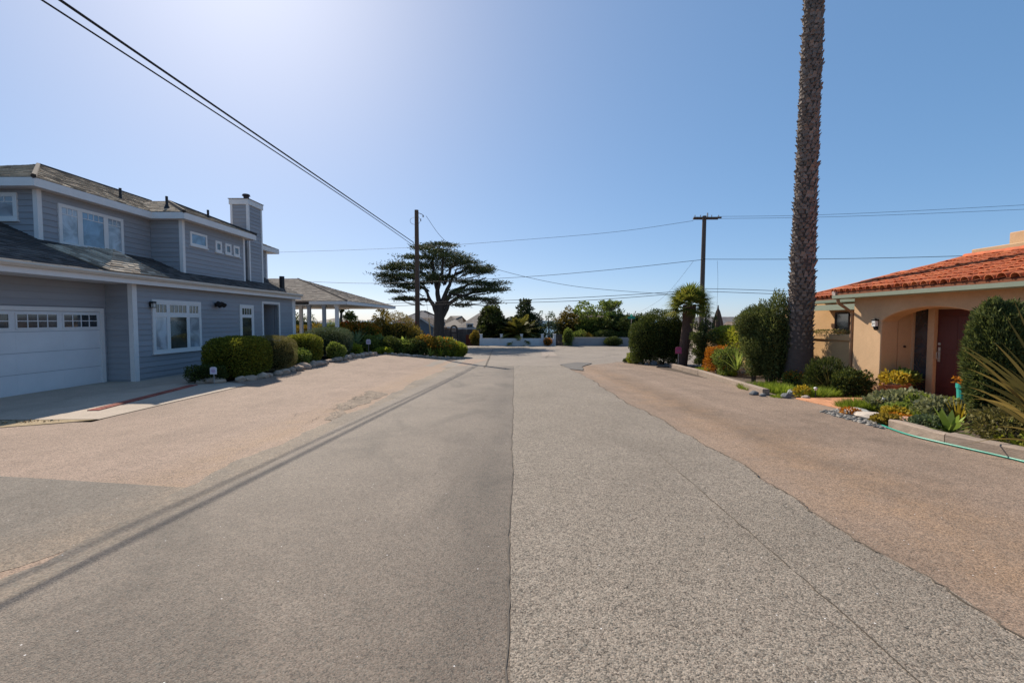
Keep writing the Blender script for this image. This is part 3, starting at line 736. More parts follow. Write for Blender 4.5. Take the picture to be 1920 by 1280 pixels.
# wall lamp and flood light: part of the house wall
mb = MB().box(XW + 0.03, XW + 0.06, 14.80, 14.93, 2.10, 2.24); mb.box(XW + 0.06, XW + 0.17, 14.79, 14.94, 2.20, 2.26); mb.box(XW + 0.06, XW + 0.17, 14.79, 14.94, 2.05, 2.075)
for q in (0.065, 0.155):
    for y in (14.80, 14.92): mb.box(XW + q, XW + q + 0.012, y, y + 0.012, 2.07, 2.20)
lm = mb.build('wall_lamp', black, H); MB().box(XW + 0.085, XW + 0.145, 14.825, 14.905, 2.076, 2.19).build('lamp_glass', M('lamp_glass', (0.65, 0.63, 0.6), 0.3), lm)
mb = MB().box(XW + 0.03, XW + 0.07, 18.05, 18.2, 2.18, 2.34); mb.tube([(XW + 0.06, 18.12, 2.30), (XW + 0.16, 18.14, 2.28)], 0.03, 6); mb.tube([(XW + 0.14, 18.05, 2.33), (XW + 0.30, 18.05, 2.22)], [0.09, 0.12], 8); mb.tube([(XW + 0.14, 18.28, 2.33), (XW + 0.30, 18.28, 2.22)], [0.07, 0.10], 8)
mb.build('flood_light', black, H)
# ------------------------------------------------------------------ stucco house with clay tile roof
def STUCCO(name, col, var=0.10):
    m, t, b, o = new_mat(name); g = NG(t); p = g.pos()
    f = g.math('MULTIPLY', g.rng(g.noise(p, 1.1, 5, 0.65, 0.5), 0.3, 0.7, 1 - var, 1 + var), g.rng(g.noise(p, 35, 3), 0.3, 0.7, 0.95, 1.05))
    rgb = g.n('RGB'); rgb.outputs[0].default_value = (*col, 1)
    t.links.new(g.scale(rgb.outputs[0], f), b.inputs['Base Color']); b.inputs['Roughness'].default_value = 0.9; b.inputs['Specular IOR Level'].default_value = 0.2
    t.links.new(g.bump(g.noise(p, 55, 4, 0.6), 0.35, 0.015), b.inputs['Normal']); MATS[name] = m; return m
stucco = STUCCO('stucco_tan', (0.56, 0.37, 0.215)); stucco2 = STUCCO('stucco_gold', (0.55, 0.345, 0.17))
green = M('gutter_green', (0.25, 0.29, 0.225), 0.5, 0.06); clay_in = M('roof_underlay', (0.19, 0.065, 0.03), 0.9, 0.2)
def CLAY(name):
    m, t, b, o = new_mat(name); g = NG(t); p = g.pos()
    rnd = g.n('ObjectInfo').outputs['Random']
    c = g.mix(rnd, (0.40, 0.078, 0.016), (0.56, 0.150, 0.040))
    c = g.mix(g.rng(g.noise(p, 3.0, 5, 0.65), 0.35, 0.68, 0.0, 0.6), c, (0.30, 0.060, 0.020))
    c = g.mix(g.rng(g.noise(p, 7.0, 5, 0.7), 0.60, 0.78, 0.0, 0.55), c, (0.52, 0.36, 0.26))
    t.links.new(g.scale(c, g.rng(g.noise(p, 40, 3), 0.25, 0.75, 0.85, 1.15)), b.inputs['Base Color'])
    b.inputs['Roughness'].default_value = 0.8; t.links.new(g.bump(g.noise(p, 50, 3), 0.2, 0.01), b.inputs['Normal']); MATS[name] = m; return m
clay = CLAY('clay_tile'); mortar = STUCCO('mortar_pale', (0.62, 0.50, 0.44), 0.2)
XR, YR1, YR0, XD, FL = 9.7, 13.1, 4.0, 10.5, -0.22
sh2 = thing('house', (12.5, 9, FL), 'tan stucco house with orange barrel tile roof and arched entry', 'house')
S = sh2
# facade with a segmental arch, one polygon
ay0, ay1, az, ar = 9.30, 12.10, 1.62, 0.34
arc = [(XR, ay1 - (ay1 - ay0) * i / 20, az + ar * (1 - ((i - 10) / 10) ** 2) ** 0.75) for i in range(21)]
poly = [(XR, YR0, -0.6), (XR, YR0, 2.34), (XR, YR1, 2.34), (XR, YR1, -0.6), (XR, ay1, -0.6)] + arc + [(XR, ay0, -0.6)]
MB().prism(poly, (0.45, 0, 0)).build('facade', stucco, S, bevel=0.02)
# entry: returns, back wall, ceiling
MB().box(XR + 0.45, XD, ay1, ay1 + 0.15, -0.5, 2.3).build('entry_return', stucco, S)
MB().box(XR + 0.45, XD, ay0 - 0.15, ay0, -0.5, 2.3).build('entry_return', stucco, S)
MB().box(XR + 0.451, XD + 0.2, ay0, ay1, 2.0, 2.3).build('entry_ceiling', stucco, S)
sl0, sl1, dr0, dr1 = 11.60, 12.04, 10.28, 11.42       # sidelight, door (y)
mb = MB(); FD = FR('x', XD, -1)
FD.box(mb, ay0, dr0, -0.15, 0, -0.5, 2.0); FD.box(mb, dr1, sl0, -0.15, 0.03, -0.5, 2.0); FD.box(mb, sl1, ay1, -0.15, 0, -0.5, 2.0); FD.box(mb, dr0, dr1, -0.15, 0, 1.92, 2.0); FD.box(mb, sl0, sl1, -0.15, 0, 1.94, 2.0)
mb.build('entry_wall', stucco, S)
FD.box(MB(), sl0, sl1, -0.08, -0.04, -0.2, 1.94).build('sidelight', g_dark, S)
dm = M('door_red', (0.085, 0.022, 0.018), 0.45, 0.15, 3, stretch=(1, 6, 0.6))
dr = FD.box(MB(), dr0 + 0.01, dr1 - 0.01, -0.10, -0.05, -0.2, 1.91).build('door', dm, S)
for (a0, a1, z0, z1) in ((10.4, 10.8, 0.0, 0.8), (10.9, 11.3, 0.0, 0.8), (10.4, 10.8, 0.95, 1.75), (10.9, 11.3, 0.95, 1.75)):
    FD.box(MB(), a0, a1, -0.05, -0.042, z0, z1).build('door_panel', dm, dr, bevel=0.003)
steel = M('brushed_steel', (0.5, 0.48, 0.45), 0.35, 0.1, metal=0.8)
mb = MB(); FD.box(mb, 11.30, 11.36, -0.05, -0.03, 0.62, 0.98); mb.tube([FD.p(11.33, -0.02, 0.66), FD.p(11.33, 0.03, 0.70), FD.p(11.33, 0.03, 0.84), FD.p(11.33, -0.02, 0.88)], 0.012, 6); mb.tube([FD.p(11.33, -0.05, 1.06), FD.p(11.33, -0.025, 1.06)], 0.035, 10)
mb.build('door_handle', steel, dr)
MB().tube([FR('y', ay1, -1).p(10.32, 0.0, 0.95), FR('y', ay1, -1).p(10.32, 0.03, 0.95)], 0.03, 8).build('door_bell', black, S)
# porch floor and step, terracotta
terra = M('terracotta_tile', (0.50, 0.235, 0.12), 0.8, 0.15, 5, 0.15, 40, rand=0.15, var2=0.1)
pf = MB().box(9.05, XD + 0.1, 8.3, 12.5, -0.6, FL - 0.03).build('porch_floor', M('grout', (0.32, 0.2, 0.13), 0.95), S)
for i in range(5):
    for j in range(10): MB().box(9.03 + i * 0.34, 9.03 + i * 0.34 + 0.325, 8.32 + j * 0.42, 8.32 + j * 0.42 + 0.405, FL - 0.032, FL).build('tile', terra, pf, bevel=0.005)
# wall lamp with the house number
lx = XR; y0 = (XR - 0.1) * FPX / (1634 - 965)
ly = y0
mb = MB().box(lx - 0.02, lx, ly - 0.045, ly + 0.045, 1.40, 1.58); mb.box(lx - 0.105, lx - 0.02, ly - 0.062, ly + 0.062, 1.628, 1.645); mb.box(lx - 0.105, lx - 0.02, ly - 0.062, ly + 0.062, 1.472, 1.484)
mb.box(lx - 0.115, lx - 0.012, ly - 0.072, ly + 0.072, 1.645, 1.662); mb.tube([(lx - 0.063, ly, 1.662), (lx - 0.063, ly, 1.705)], [0.055, 0.01], 8); mb.tube([(lx - 0.063, ly, 1.472), (lx - 0.063, ly, 1.40), (lx - 0.015, ly, 1.38)], [0.04, 0.02, 0.012], 8)
lm = mb.build('wall_lamp', black, S)
MB().box(lx - 0.10, lx - 0.025, ly - 0.057, ly + 0.057, 1.4845, 1.6275).build('lamp_glass', M('lamp_white', (0.8, 0.79, 0.76), 0.4), lm)
def text(body, size, loc, rot, mat, parent, name='house_number', extrude=0.002):
    c = bpy.data.curves.new(name, 'FONT'); c.body = body; c.size = size; c.align_x = 'CENTER'; c.align_y = 'CENTER'; c.extrude = extrude
    tmp = bpy.data.objects.new(name + '_tmp', c); COL.objects.link(tmp)
    dg = bpy.context.evaluated_depsgraph_get(); me = bpy.data.meshes.new_from_object(tmp.evaluated_get(dg)); bpy.data.objects.remove(tmp, do_unlink=True)
    me.materials.clear(); o = link(name, me, mat, parent)
    o.location = Vector(loc) - org(parent); o.rotation_euler = rot; return o
text('21', 0.10, (lx - 0.1025, ly, 1.556), (R(90), 0, R(-90)), black, lm)
# side walls, wing wall with window, back of house
MB().box(XR + 0.45, 13.6, YR1 - 0.12, YR1 - 0.002, -0.6, 2.33).build('wall', stucco, S)
XWG = 11.3
wg = MB().box(XWG, XWG + 0.2, YR1 + 0.002, 19.2, -0.6, 2.25).build('wall', stucco2, S)
MB().box(XWG + 0.2, 15.5, 16.85, 17.0, -0.6, 2.6).build('wall', stucco2, S)
fwg = FR('x', XWG, -1)
wy0, wy1 = XWG * FPX / (1589 - 965), XWG * FPX / (1566 - 965)
mb = MB(); fwg.box(mb, wy0 - 0.06, wy1 + 0.06, 0, 0.04, 1.86, 1.92); fwg.box(mb, wy0 - 0.06, wy1 + 0.06, 0, 0.04, 1.06, 1.12); fwg.box(mb, wy0 - 0.06, wy0, 0, 0.04, 1.12, 1.86); fwg.box(mb, wy1, wy1 + 0.06, 0, 0.04, 1.12, 1.86)
wf = mb.build('window', M('frame_brown', (0.05, 0.03, 0.02), 0.6), S); fwg.box(MB(), wy0, wy1, 0.0, 0.02, 1.12, 1.86).build('pane', g_dark, wf)
MB().box(XWG - 0.75, XWG - 0.55, YR1 + 0.02, 17.1, 1.98, 2.16).build('patio_beam', green, S)
# gutter
XE, ZE, TP = 9.36, 2.36, 0.258
gpf = [(XE - 0.13, ZE + 0.0), (XE - 0.12, ZE - 0.09), (XE - 0.05, ZE - 0.115), (XE + 0.02, ZE - 0.115), (XE + 0.02, ZE - 0.0)]
MB().prism([(a, YR0 - 0.2, z) for a, z in gpf], (0, YR1 + 0.45 - YR0, 0)).build('gutter', green, S)
MB().box(XE + 0.02, XR + 0.05, YR0 - 0.2, YR1 + 0.2, ZE - 0.10, ZE - 0.04).build('soffit', stucco, S)
XE2 = 10.75
MB().prism([(a - XE + XE2, YR1 + 0.21, z - 0.03) for a, z in gpf], (0, 3.9, 0)).build('gutter', green, S)
MB().tube([(XE - 0.04, YR1 + 0.12, ZE - 0.1), (XE - 0.02, YR1 + 0.12, ZE - 0.22), (XR + 0.02, YR1 + 0.08, ZE - 0.5), (XR + 0.02, YR1 + 0.08, -0.45)], 0.045, 8).build('downspout', M('spout_brown', (0.34, 0.19, 0.10), 0.6), S)
# clay tile roof
sl = math.atan(TP); cs_, sn_ = math.cos(sl), math.sin(sl)
def rz(x, x0=None, z0=None): return (z0 if z0 is not None else ZE + 0.06) + TP * (x - (x0 if x0 is not None else XE - 0.12))
roofA = MB().prism([(XE - 0.08, YR0 - 0.3, rz(XE - 0.08) - 0.015), (13.0, YR0 - 0.3, rz(13.0) - 0.015), (13.0, YR1 + 0.22, rz(13.0) - 0.015), (XE - 0.08, YR1 + 0.22, rz(XE - 0.08) - 0.015)], (0, 0, -0.05)).build('roof', clay_in, S)
def tile_me(Lt=0.43, r0=0.098, r1=0.078, th=0.014):
    vs, fs, n = [], [], 6
    for (rr, e) in ((0, 0), (-th, 1)):
        for k, (x, r) in enumerate(((0, r0 + rr), (Lt, r1 + rr))):
            for i in range(n + 1):
                a = math.pi * i / n; vs.append((x, -math.cos(a) * r, math.sin(a) * r + (0.0 if k else 0.0)))
    m = n + 1
    for i in range(n):
        fs += [(i, i + 1, m + i + 1, m + i), (2 * m + i + 1, 2 * m + i, 3 * m + i, 3 * m + i + 1), (i + 1, i, 2 * m + i, 2 * m + i + 1)]
    me = bpy.data.meshes.new('tile'); me.from_pydata(vs, [], fs); me.materials.append(clay)
    for p in me.polygons: p.use_smooth = True
    return me, vs, fs
tme, tvs, tfs = tile_me()
rt = random.Random(8); CO, CY_ = 0.36, 0.235
def put_tile(roof, x, y, z, joined=None):
    yaw, ro = rt.gauss(0, 0.03), rt.gauss(0, 0.03); zz = z + rt.uniform(0.008, 0.03)
    mt = Matrix.Translation(Vector((x, y, zz))) @ Euler((ro, -sl + 0.05, yaw)).to_matrix().to_4x4()
    if joined is not None:
        joined.add([mt @ Vector(v) for v in tvs], tfs); return
    o = bpy.data.objects.new('tile', tme); COL.objects.link(o); o.parent = roof
    o.location = Vector((x, y, zz)) - org(roof); o.rotation_euler = (ro, -sl + 0.05, yaw)
def lay(roof, x0, x1, ya_, yb_, z0, single):
    cnt = 0; J = MB(); ncol = int((yb_ - ya_) / CY_); nrow = int((x1 - x0) / (CO * cs_)) + 1
    for j in range(ncol + 1):
        y = yb_ - 0.1 - j * CY_
        for i in range(nrow):
            x = x0 + i * CO * cs_ + rt.uniform(-0.012, 0.012)
            if single(y) and cnt < 298: put_tile(roof, x, y, rz(x, x0, z0) + 0.012); cnt += 1
            else: put_tile(roof, x, y, rz(x, x0, z0) + 0.012, J)
    if J.v: J.build('tile_field', clay, roof, kind='stuff', smooth=True)
lay(roofA, XE - 0.12, 12.95, YR0 - 0.25, YR1 + 0.2, ZE + 0.06, lambda y: y > 7.0)
roofB = MB().prism([(XE2 - 0.08, YR1 + 0.24, ZE + 0.0), (14.2, YR1 + 0.24, ZE + TP * (14.2 - XE2 + 0.08)), (14.2, 16.9, ZE + TP * (14.2 - XE2 + 0.08)), (XE2 - 0.08, 16.9, ZE + 0.0)], (0, 0, -0.05)).build('roof', clay_in, S)
lay(roofB, XE2 - 0.12, 14.1, YR1 + 0.25, 16.9, ZE + 0.02, lambda y: False)
# mortar bedded verge and ridge tiles
def row_tiles(roof, a, b, name, lift=0.03):
    a, b = Vector(a), Vector(b); L = (b - a).length; n = int(L / 0.36); d = (b - a) / n; mb = MB(); J = MB()
    yaw = math.atan2(d.y, d.x); pit = -math.asin(d.z / d.length)
    mb.tube([a - Vector((0, 0, 0.02)), b - Vector((0, 0, 0.02))], 0.075, 6); mb.build('mortar', mortar, roof)
    for i in range(n):
        mt = Matrix.Translation(a + d * i + Vector((0, 0, lift + rt.uniform(0, 0.012)))) @ Euler((rt.gauss(0, 0.03), pit - 0.03, yaw + rt.gauss(0, 0.02))).to_matrix().to_4x4()
        J.add([mt @ Vector(v) for v in tvs], tfs)
    J.build(name, clay, roof, smooth=True, kind='stuff')
row_tiles(roofA, (XE - 0.12, YR1 + 0.20, rz(XE - 0.12) + 0.015), (13.0, YR1 + 0.20, rz(13.0) + 0.015), 'verge_tiles', 0.012)
row_tiles(roofA, (13.0, YR1 + 0.2, rz(13.0) + 0.03), (13.0, YR0, rz(13.0) + 0.03), 'ridge_tiles')
row_tiles(roofB, (XE2 - 0.12, 16.9, ZE + 0.05), (14.2, 16.9, ZE + TP * 3.53 + 0.05), 'verge_tiles')
row_tiles(roofB, (14.2, 16.9, ZE + TP * 3.53 + 0.05), (14.2, YR1 + 0.3, ZE + TP * 3.53 + 0.05), 'ridge_tiles')
# parapet blocks rising behind the ridge
MB().box(13.45, 16, 4.0, 13.6, 2.3, 3.72).build('parapet', stucco, S, bevel=0.02)
MB().box(13.9, 16, 4.0, 13.0, 3.72, 4.10).build('parapet', stucco, S, bevel=0.02)

# ------------------------------------------------------------------ garden wall along the bed
gwl = thing('garden_wall', (9.98, 18, gz(9.98, 18)), 'waist high tan stucco garden wall with rounded cap between house and palm', 'wall')
MB().box(9.9, 10.1, YR1 + 0.003, 24.0, -1.0, 1.02).build('wall_body', stucco2, gwl)
MB().box(9.84, 10.16, YR1 + 0.003, 24.05, 1.02, 1.22).build('wall_cap', stucco2, gwl, bevel=0.03)
# ------------------------------------------------------------------ terracotta path
tp = thing('garden_path', (8, 10.3, gz(8, 10.3)), 'orange terracotta tile path leading from road to arched entry', 'path')
for i in range(5):
    for j in range(4):
        x0, y0 = 6.95 + i * 0.42, 9.55 + j * 0.42
        MB().box(x0, x0 + 0.405, y0, y0 + 0.405, gz(x0, y0) - 0.05, gz(x0, y0) + 0.022).build('tile', terra, tp, bevel=0.005)
# ------------------------------------------------------------------ poles and wires
wood = M('pole_wood', (0.115, 0.070, 0.048), 0.85, 0.2, 5, 0.4, 30, stretch=(6, 6, 0.5)); wood2 = M('pole_grey', (0.10, 0.075, 0.062), 0.85, 0.2, 5, 0.4, 30, stretch=(6, 6, 0.5))
galv = M('galvanised', (0.35, 0.35, 0.36), 0.5, 0.1, metal=0.6); cable = M('cable_black', (0.018, 0.018, 0.02), 0.6, 0.1)
PA = Vector((atY(783, 600, 33.6).x, 33.6, 0)); pzt = atY(783, 394, 33.6).z
pz0 = gz(PA.x, PA.y)
pole = thing('utility_pole', (PA.x, PA.y, pz0), 'tall brown wooden utility pole rising from the planted corner bed', 'utility pole', 'utility poles')
MB().tube([(PA.x, PA.y, pz0 - 0.8), (PA.x, PA.y, pzt)], [0.20, 0.145], 14).build('shaft', wood, pole, smooth=False)
MB().tube([(PA.x + 0.12, PA.y, pzt - 0.2), (PA.x + 0.4, PA.y, pzt - 0.30), (PA.x + 0.48, PA.y, pzt - 0.42)], 0.025, 6).tube([(PA.x + 0.48, PA.y, pzt - 0.36), (PA.x + 0.48, PA.y, pzt - 0.5)], 0.055, 8).build('bracket', galv, pole)
lp = [(PA.x - 0.1 - 0.36 * math.sin(a) , PA.y - 0.1, pzt - 0.8 + 0.26 * math.cos(a)) for a in [math.pi * i / 10 for i in range(11)]]
MB().tube(lp, 0.012, 5).build('cable_loop', cable, pole)
MB().tube([(PA.x + 0.16, PA.y - 0.05, pzt - 0.5), (PA.x + 0.30, PA.y - 0.05, pzt - 0.75), (PA.x + 0.16, PA.y - 0.05, pzt - 1.0)], 0.012, 5).tube([(PA.x + 0.3, PA.y, pzt - 0.62), (PA.x + 0.3, PA.y, pzt - 0.8)], 0.04, 6).build('insulator', galv, pole)
mb = MB()
for k in range(9): z = pz0 + 2.2 + k * 0.8; s_ = 1 if k % 2 else -1; mb.tube([(PA.x + s_ * 0.1, PA.y, z), (PA.x + s_ * 0.28, PA.y, z)], 0.012, 5)
mb.build('step_bolts', galv, pole)
MB().tube([(PA.x + 0.19, PA.y - 0.12, pz0), (PA.x + 0.17, PA.y - 0.1, 5.6)], 0.025, 6).build('conduit', M('conduit_grey', (0.2, 0.2, 0.21), 0.6), pole)
PB = Vector((atY(1317, 600, 33.5).x, 33.5, 0)); qzt = atY(1318, 405, 33.5).z; qz0 = gz(PB.x, PB.y)
pole2 = thing('utility_pole', (PB.x, PB.y, qz0), 'slender dark utility pole with crossarm behind the fan palm', 'utility pole', 'utility poles')
MB().tube([(PB.x - 0.12, PB.y, qz0 - 0.8), (PB.x, PB.y, qzt)], [0.19, 0.14], 12).build('shaft', wood2, pole2)
MB().box(PB.x - 0.85, PB.x + 1.15, PB.y - 0.22, PB.y - 0.13, qzt - 0.22, qzt - 0.11).build('crossarm', wood2, pole2)
MB().box(PB.x - 0.75, PB.x + 1.05, PB.y + 0.13, PB.y + 0.22, qzt - 0.22, qzt - 0.11).build('crossarm', wood2, pole2)
for x in (-0.75, -0.35, 0.45, 0.95):
    MB().tube([(PB.x + x, PB.y - 0.17, qzt - 0.11), (PB.x + x, PB.y - 0.17, qzt + 0.02)], [0.02, 0.04], 6).build('insulator', galv, pole2)
MB().tube([(PB.x + 0.22, PB.y, qzt - 0.12), (PB.x + 0.22, PB.y, qzt + 0.22)], 0.05, 6).build('cutout', galv, pole2)

def wire(label, pts, r, group='overhead wires', sub=10):
    """pts: photo pixel + distance; a smooth sagging line through them"""
    P = [atY(px, py, Y) if not isinstance(px, Vector) else px for (px, py, Y) in pts]
    out = []
    for i in range(len(P) - 1):
        p0, p1, p2, p3 = P[max(0, i - 1)], P[i], P[i + 1], P[min(len(P) - 1, i + 2)]
        for k in range(sub):
            t = k / sub
            out.append(0.5 * ((2 * p1) + (p2 - p0) * t + (2 * p0 - 5 * p1 + 4 * p2 - p3) * t * t + (3 * p1 - p0 - 3 * p2 + p3) * t ** 3))
    out.append(P[-1])
    o = MB().tube(out, r, 5).build('overhead_wire', cable, smooth=True); tag(o, label, 'wire', group); return o
def catenary(a, b, sag, n=40):
    a, b = Vector(a), Vector(b); return [a + (b - a) * (i / n) - Vector((0, 0, sag * 4 * (i / n) * (1 - i / n))) for i in range(n + 1)]
WP = Vector((PA.x - 0.22, PA.y - 0.1, atY(775, 458, 33.6).z))
def fitw(px, py, Y):           # through this pixel, ends at the pole and runs on behind the camera
    q = atY(px, py, Y); return q
for (lab, zo, px, dz, r) in (('thick black cable, upper of the pair sweeping from pole over the blue house', 0.12, 112, 0.0, 0.026), ('thinner black cable, lower of the pair sweeping from pole over the blue house', -0.12, 78, 0.0, 0.018)):
    a = WP + Vector((0, 0, zo)); q = atY(px, 0, 8.3)
    d = q - a; b = a + d * (1 + 15 / 25.0); b.z = a.z + 0.35 * 0
    # parabola a..b sagging through q
    t = 25.0 / (25.0 + 13.0); t = (q - a).length / (b - a).length
    lin = a.z + (b.z - a.z) * t; sag = (lin - q.z) / (4 * t * (1 - t))
    o = MB().tube(catenary(a, b, sag, 60), r, 6).build('overhead_wire', cable, smooth=True); tag(o, lab, 'wire', 'overhead wires')
FARL = 46
wire('thin high wire crossing the sky from chimney to crossarm pole', [(380, 476, 48), (520, 473, 46), (770, 464, 42), (1000, 448, 38), (1160, 434, 35.5), (1300, 414, 33.4)], 0.012)
wire('thin wire leaving the crossarm pole to the right, upper', [(1345, 406, 33.4), (1500, 404, 32), (1700, 396, 31), (2000, 380, 30)], 0.011)
wire('thin wire leaving the crossarm pole to the right, lower', [(1345, 410, 33.6), (1500, 408, 32), (1700, 402, 31), (2000, 389, 30)], 0.011)
wire('middle wire from blue house past cypress to slender pole', [(420, 522, 48), (555, 527, 46), (712, 531, 42), (950, 521, 38), (1120, 508, 35.5), (1316, 487, 33.4)], 0.017)
wire('straight black wire from slender pole to the tile roof', [(1316, 486, 33.4), (1480, 486, 31), (1640, 484, 29), (1860, 478, 27), (2000, 470, 26)], 0.017)
wire('drooping wire from brown pole top down past the cypress', [(799, 405, 33.6), (830, 447, 33.6), (880, 484, 33.5), (950, 510, 33.4), (1080, 537, 33), (1246, 551, 33.3), (1316, 553, 33.4)], 0.014)
wire('low wire under the veranda roof line, upper of two', [(540, 577, 44), (660, 573, 42), (780, 567, 40), (950, 563, 38), (1100, 557, 36), (1250, 548, 34), (1316, 541, 33.4)], 0.02)
wire('low wire under the veranda roof line, lower of two', [(540, 580, 44), (660, 577, 42), (780, 572, 40), (950, 568, 38), (1100, 563, 36), (1250, 552, 34), (1316, 546, 33.4)], 0.02)
wire('low wire running from slender pole behind tall palm, upper of two', [(1316, 541, 33.4), (1400, 543, 32.5), (1500, 547, 31.5), (1620, 552, 30)], 0.018)
wire('low wire running from slender pole behind tall palm, lower of two', [(1316, 546, 33.4), (1400, 549, 32.5), (1500, 553, 31.5), (1620, 560, 30)], 0.018)
wire('faint service drop falling right of the slender pole', [(1345, 489, 33), (1346, 530, 35), (1344, 585, 38)], 0.008)
wire('faint guy line slanting left of the slender pole', [(1300, 490, 33.5), (1240, 560, 40), (1170, 600, 48)], 0.008)
# guy wire with yellow-tan guard beside the cypress
gy = thing('guy_wire', (atY(810, 640, 34).x, 34, gz(atY(810, 640, 34).x, 34)), 'slanting guy wire with tan plastic guard near the cypress trunk', 'guy wire')
a, b = atY(811, 645, 34), atY(804, 596, 33.4); c = Vector((PA.x + 0.15, PA.y, 6.6)); a.z = gz(a.x, a.y) - 0.1
MB().tube([a, b], 0.045, 6).build('guard', M('guard_tan', (0.50, 0.36, 0.18), 0.6), gy); MB().tube([b, c], 0.01, 5).build('cable', cable, gy)

# ------------------------------------------------------------------ street sign at the corner
sp_ = G(1182, 664); ssg = thing('street_sign', sp_, 'green street name sign on thin post at far right corner', 'street sign')
st = atY(1184, 598, sp_.y)
MB().tube([(sp_.x, sp_.y, sp_.z - 0.3), (st.x, sp_.y, st.z)], 0.03, 8).build('post', M('post_tan', (0.38, 0.31, 0.24), 0.6), ssg)
sgn = M('sign_green', (0.0, 0.20, 0.145), 0.45, 0.05)
MB().box(st.x - 0.29, st.x + 0.29, sp_.y - 0.012, sp_.y + 0.012, st.z + 0.02, st.z + 0.19).build('blade', sgn, ssg, bevel=0.004)
MB().box(st.x - 0.012, st.x + 0.012, sp_.y - 0.29, sp_.y + 0.29, st.z + 0.20, st.z + 0.37).build('blade', sgn, ssg, bevel=0.004)
MB().box(st.x - 0.03, st.x + 0.03, sp_.y - 0.03, sp_.y + 0.03, st.z - 0.03, st.z + 0.02).build('bracket', galv, ssg)

# ------------------------------------------------------------------ walls and gates over the cross street
wwhite = M('far_wall_white', (0.62, 0.62, 0.62), 0.8, 0.08, 2)
YW = 51.0; X = lambda px, Y: atY(px, 620, Y).x; gW = gz(0, YW)
ww = thing('low_wall', (X(960, YW), YW, gW), 'low white masonry wall with square posts across the far street', 'wall')
MB().box(X(899, YW), X(1040, YW), YW, YW + 0.2, gW - 0.3, gW + 0.80).build('wall_body', wwhite, ww)
for px in (902, 940, 978, 1017, 1040):
    x = X(px, YW); MB().box(x - 0.13, x + 0.13, YW - 0.04, YW + 0.24, gW - 0.3, gW + 1.22).build('wall_post', wwhite, ww); MB().box(x - 0.17, x + 0.17, YW - 0.08, YW + 0.28, gW + 1.22, gW + 1.29).build('post_cap', wwhite, ww)
bw = M('weathered_wood', (0.075, 0.06, 0.055), 0.9, 0.2, 4, rand=0.2); fwood = M('fence_wood', (0.10, 0.085, 0.08), 0.9, 0.2, 4, rand=0.2)
gt = thing('gate', (X(1049, YW), YW, gW), 'dark wooden gate between the white wall and leafy gatepost', 'gate')
x0, x1 = X(1042.5, YW), X(1057, YW); n = 6
for i in range(n): MB().box(x0 + (x1 - x0) * i / n + 0.01, x0 + (x1 - x0) * (i + 1) / n - 0.01, YW + 0.05, YW + 0.09, gW + 0.02, gW + 1.15 + 0.1 * math.sin(math.pi * (i + .5) / n)).build('board', bw, gt)
MB().box(X(1057.5, YW), X(1060.5, YW), YW - 0.04, YW + 0.22, gW - 0.3, gW + 1.25).build('gate_post', wwhite, gt)
gw_ = thing('low_wall', (X(1120, 50.5), 50.5, gW), 'low grey wall under the dark trees right of the gate', 'wall')
MB().box(X(1066, 50.5), X(1240, 50.5), 50.5, 50.7, gW - 0.3, gW + 0.85).build('wall_body', M('far_wall_grey', (0.28, 0.28, 0.28), 0.85, 0.15, 2), gw_)
MB().box(X(1066, 50.5) - 0.03, X(1240, 50.5), 50.46, 50.74, gW + 0.85, gW + 0.92).build('coping', M('far_coping', (0.34, 0.33, 0.32), 0.85), gw_)
fn = thing('fence', (X(870, 53), 53, gW), 'dark weathered board fence left of the white wall', 'fence')
x0, x1 = X(833, 53), X(900, 53); n = 34
for i in range(n):
    xa = x0 + (x1 - x0) * i / n
    if X(846, 53) < xa < X(856, 53): continue
    MB().box(xa + 0.006, xa + (x1 - x0) / n - 0.006, 53, 53.03, gW - 0.2, gW + 1.75 + 0.05 * math.sin(i * 7.1)).build('board', fwood, fn)
MB().box(x0, x1, 53.04, 53.1, gW + 1.3, gW + 1.4).build('rail', fwood, fn)
ag = thing('gate', (X(851, 53), 53, gW), 'arched dark timber gateway set in the board fence', 'gate')
xa, xb = X(845, 53), X(857, 53); xm, rr = (xa + xb) / 2, (xb - xa) / 2
MB().tube([(xa, 53, gW - 0.2), (xa, 53, gW + 1.7)] + [(xm - rr * math.cos(math.pi * i / 10), 53, gW + 1.7 + rr * 1.3 * math.sin(math.pi * i / 10)) for i in range(1, 10)] + [(xb, 53, gW + 1.7), (xb, 53, gW - 0.2)], 0.1, 6).build('arch', bw, ag)
for i in range(5): MB().box(xa + (xb - xa) * i / 5 + 0.05, xa + (xb - xa) * (i + 1) / 5, 53.0, 53.04, gW - 0.1, gW + 1.5).build('board', bw, ag)

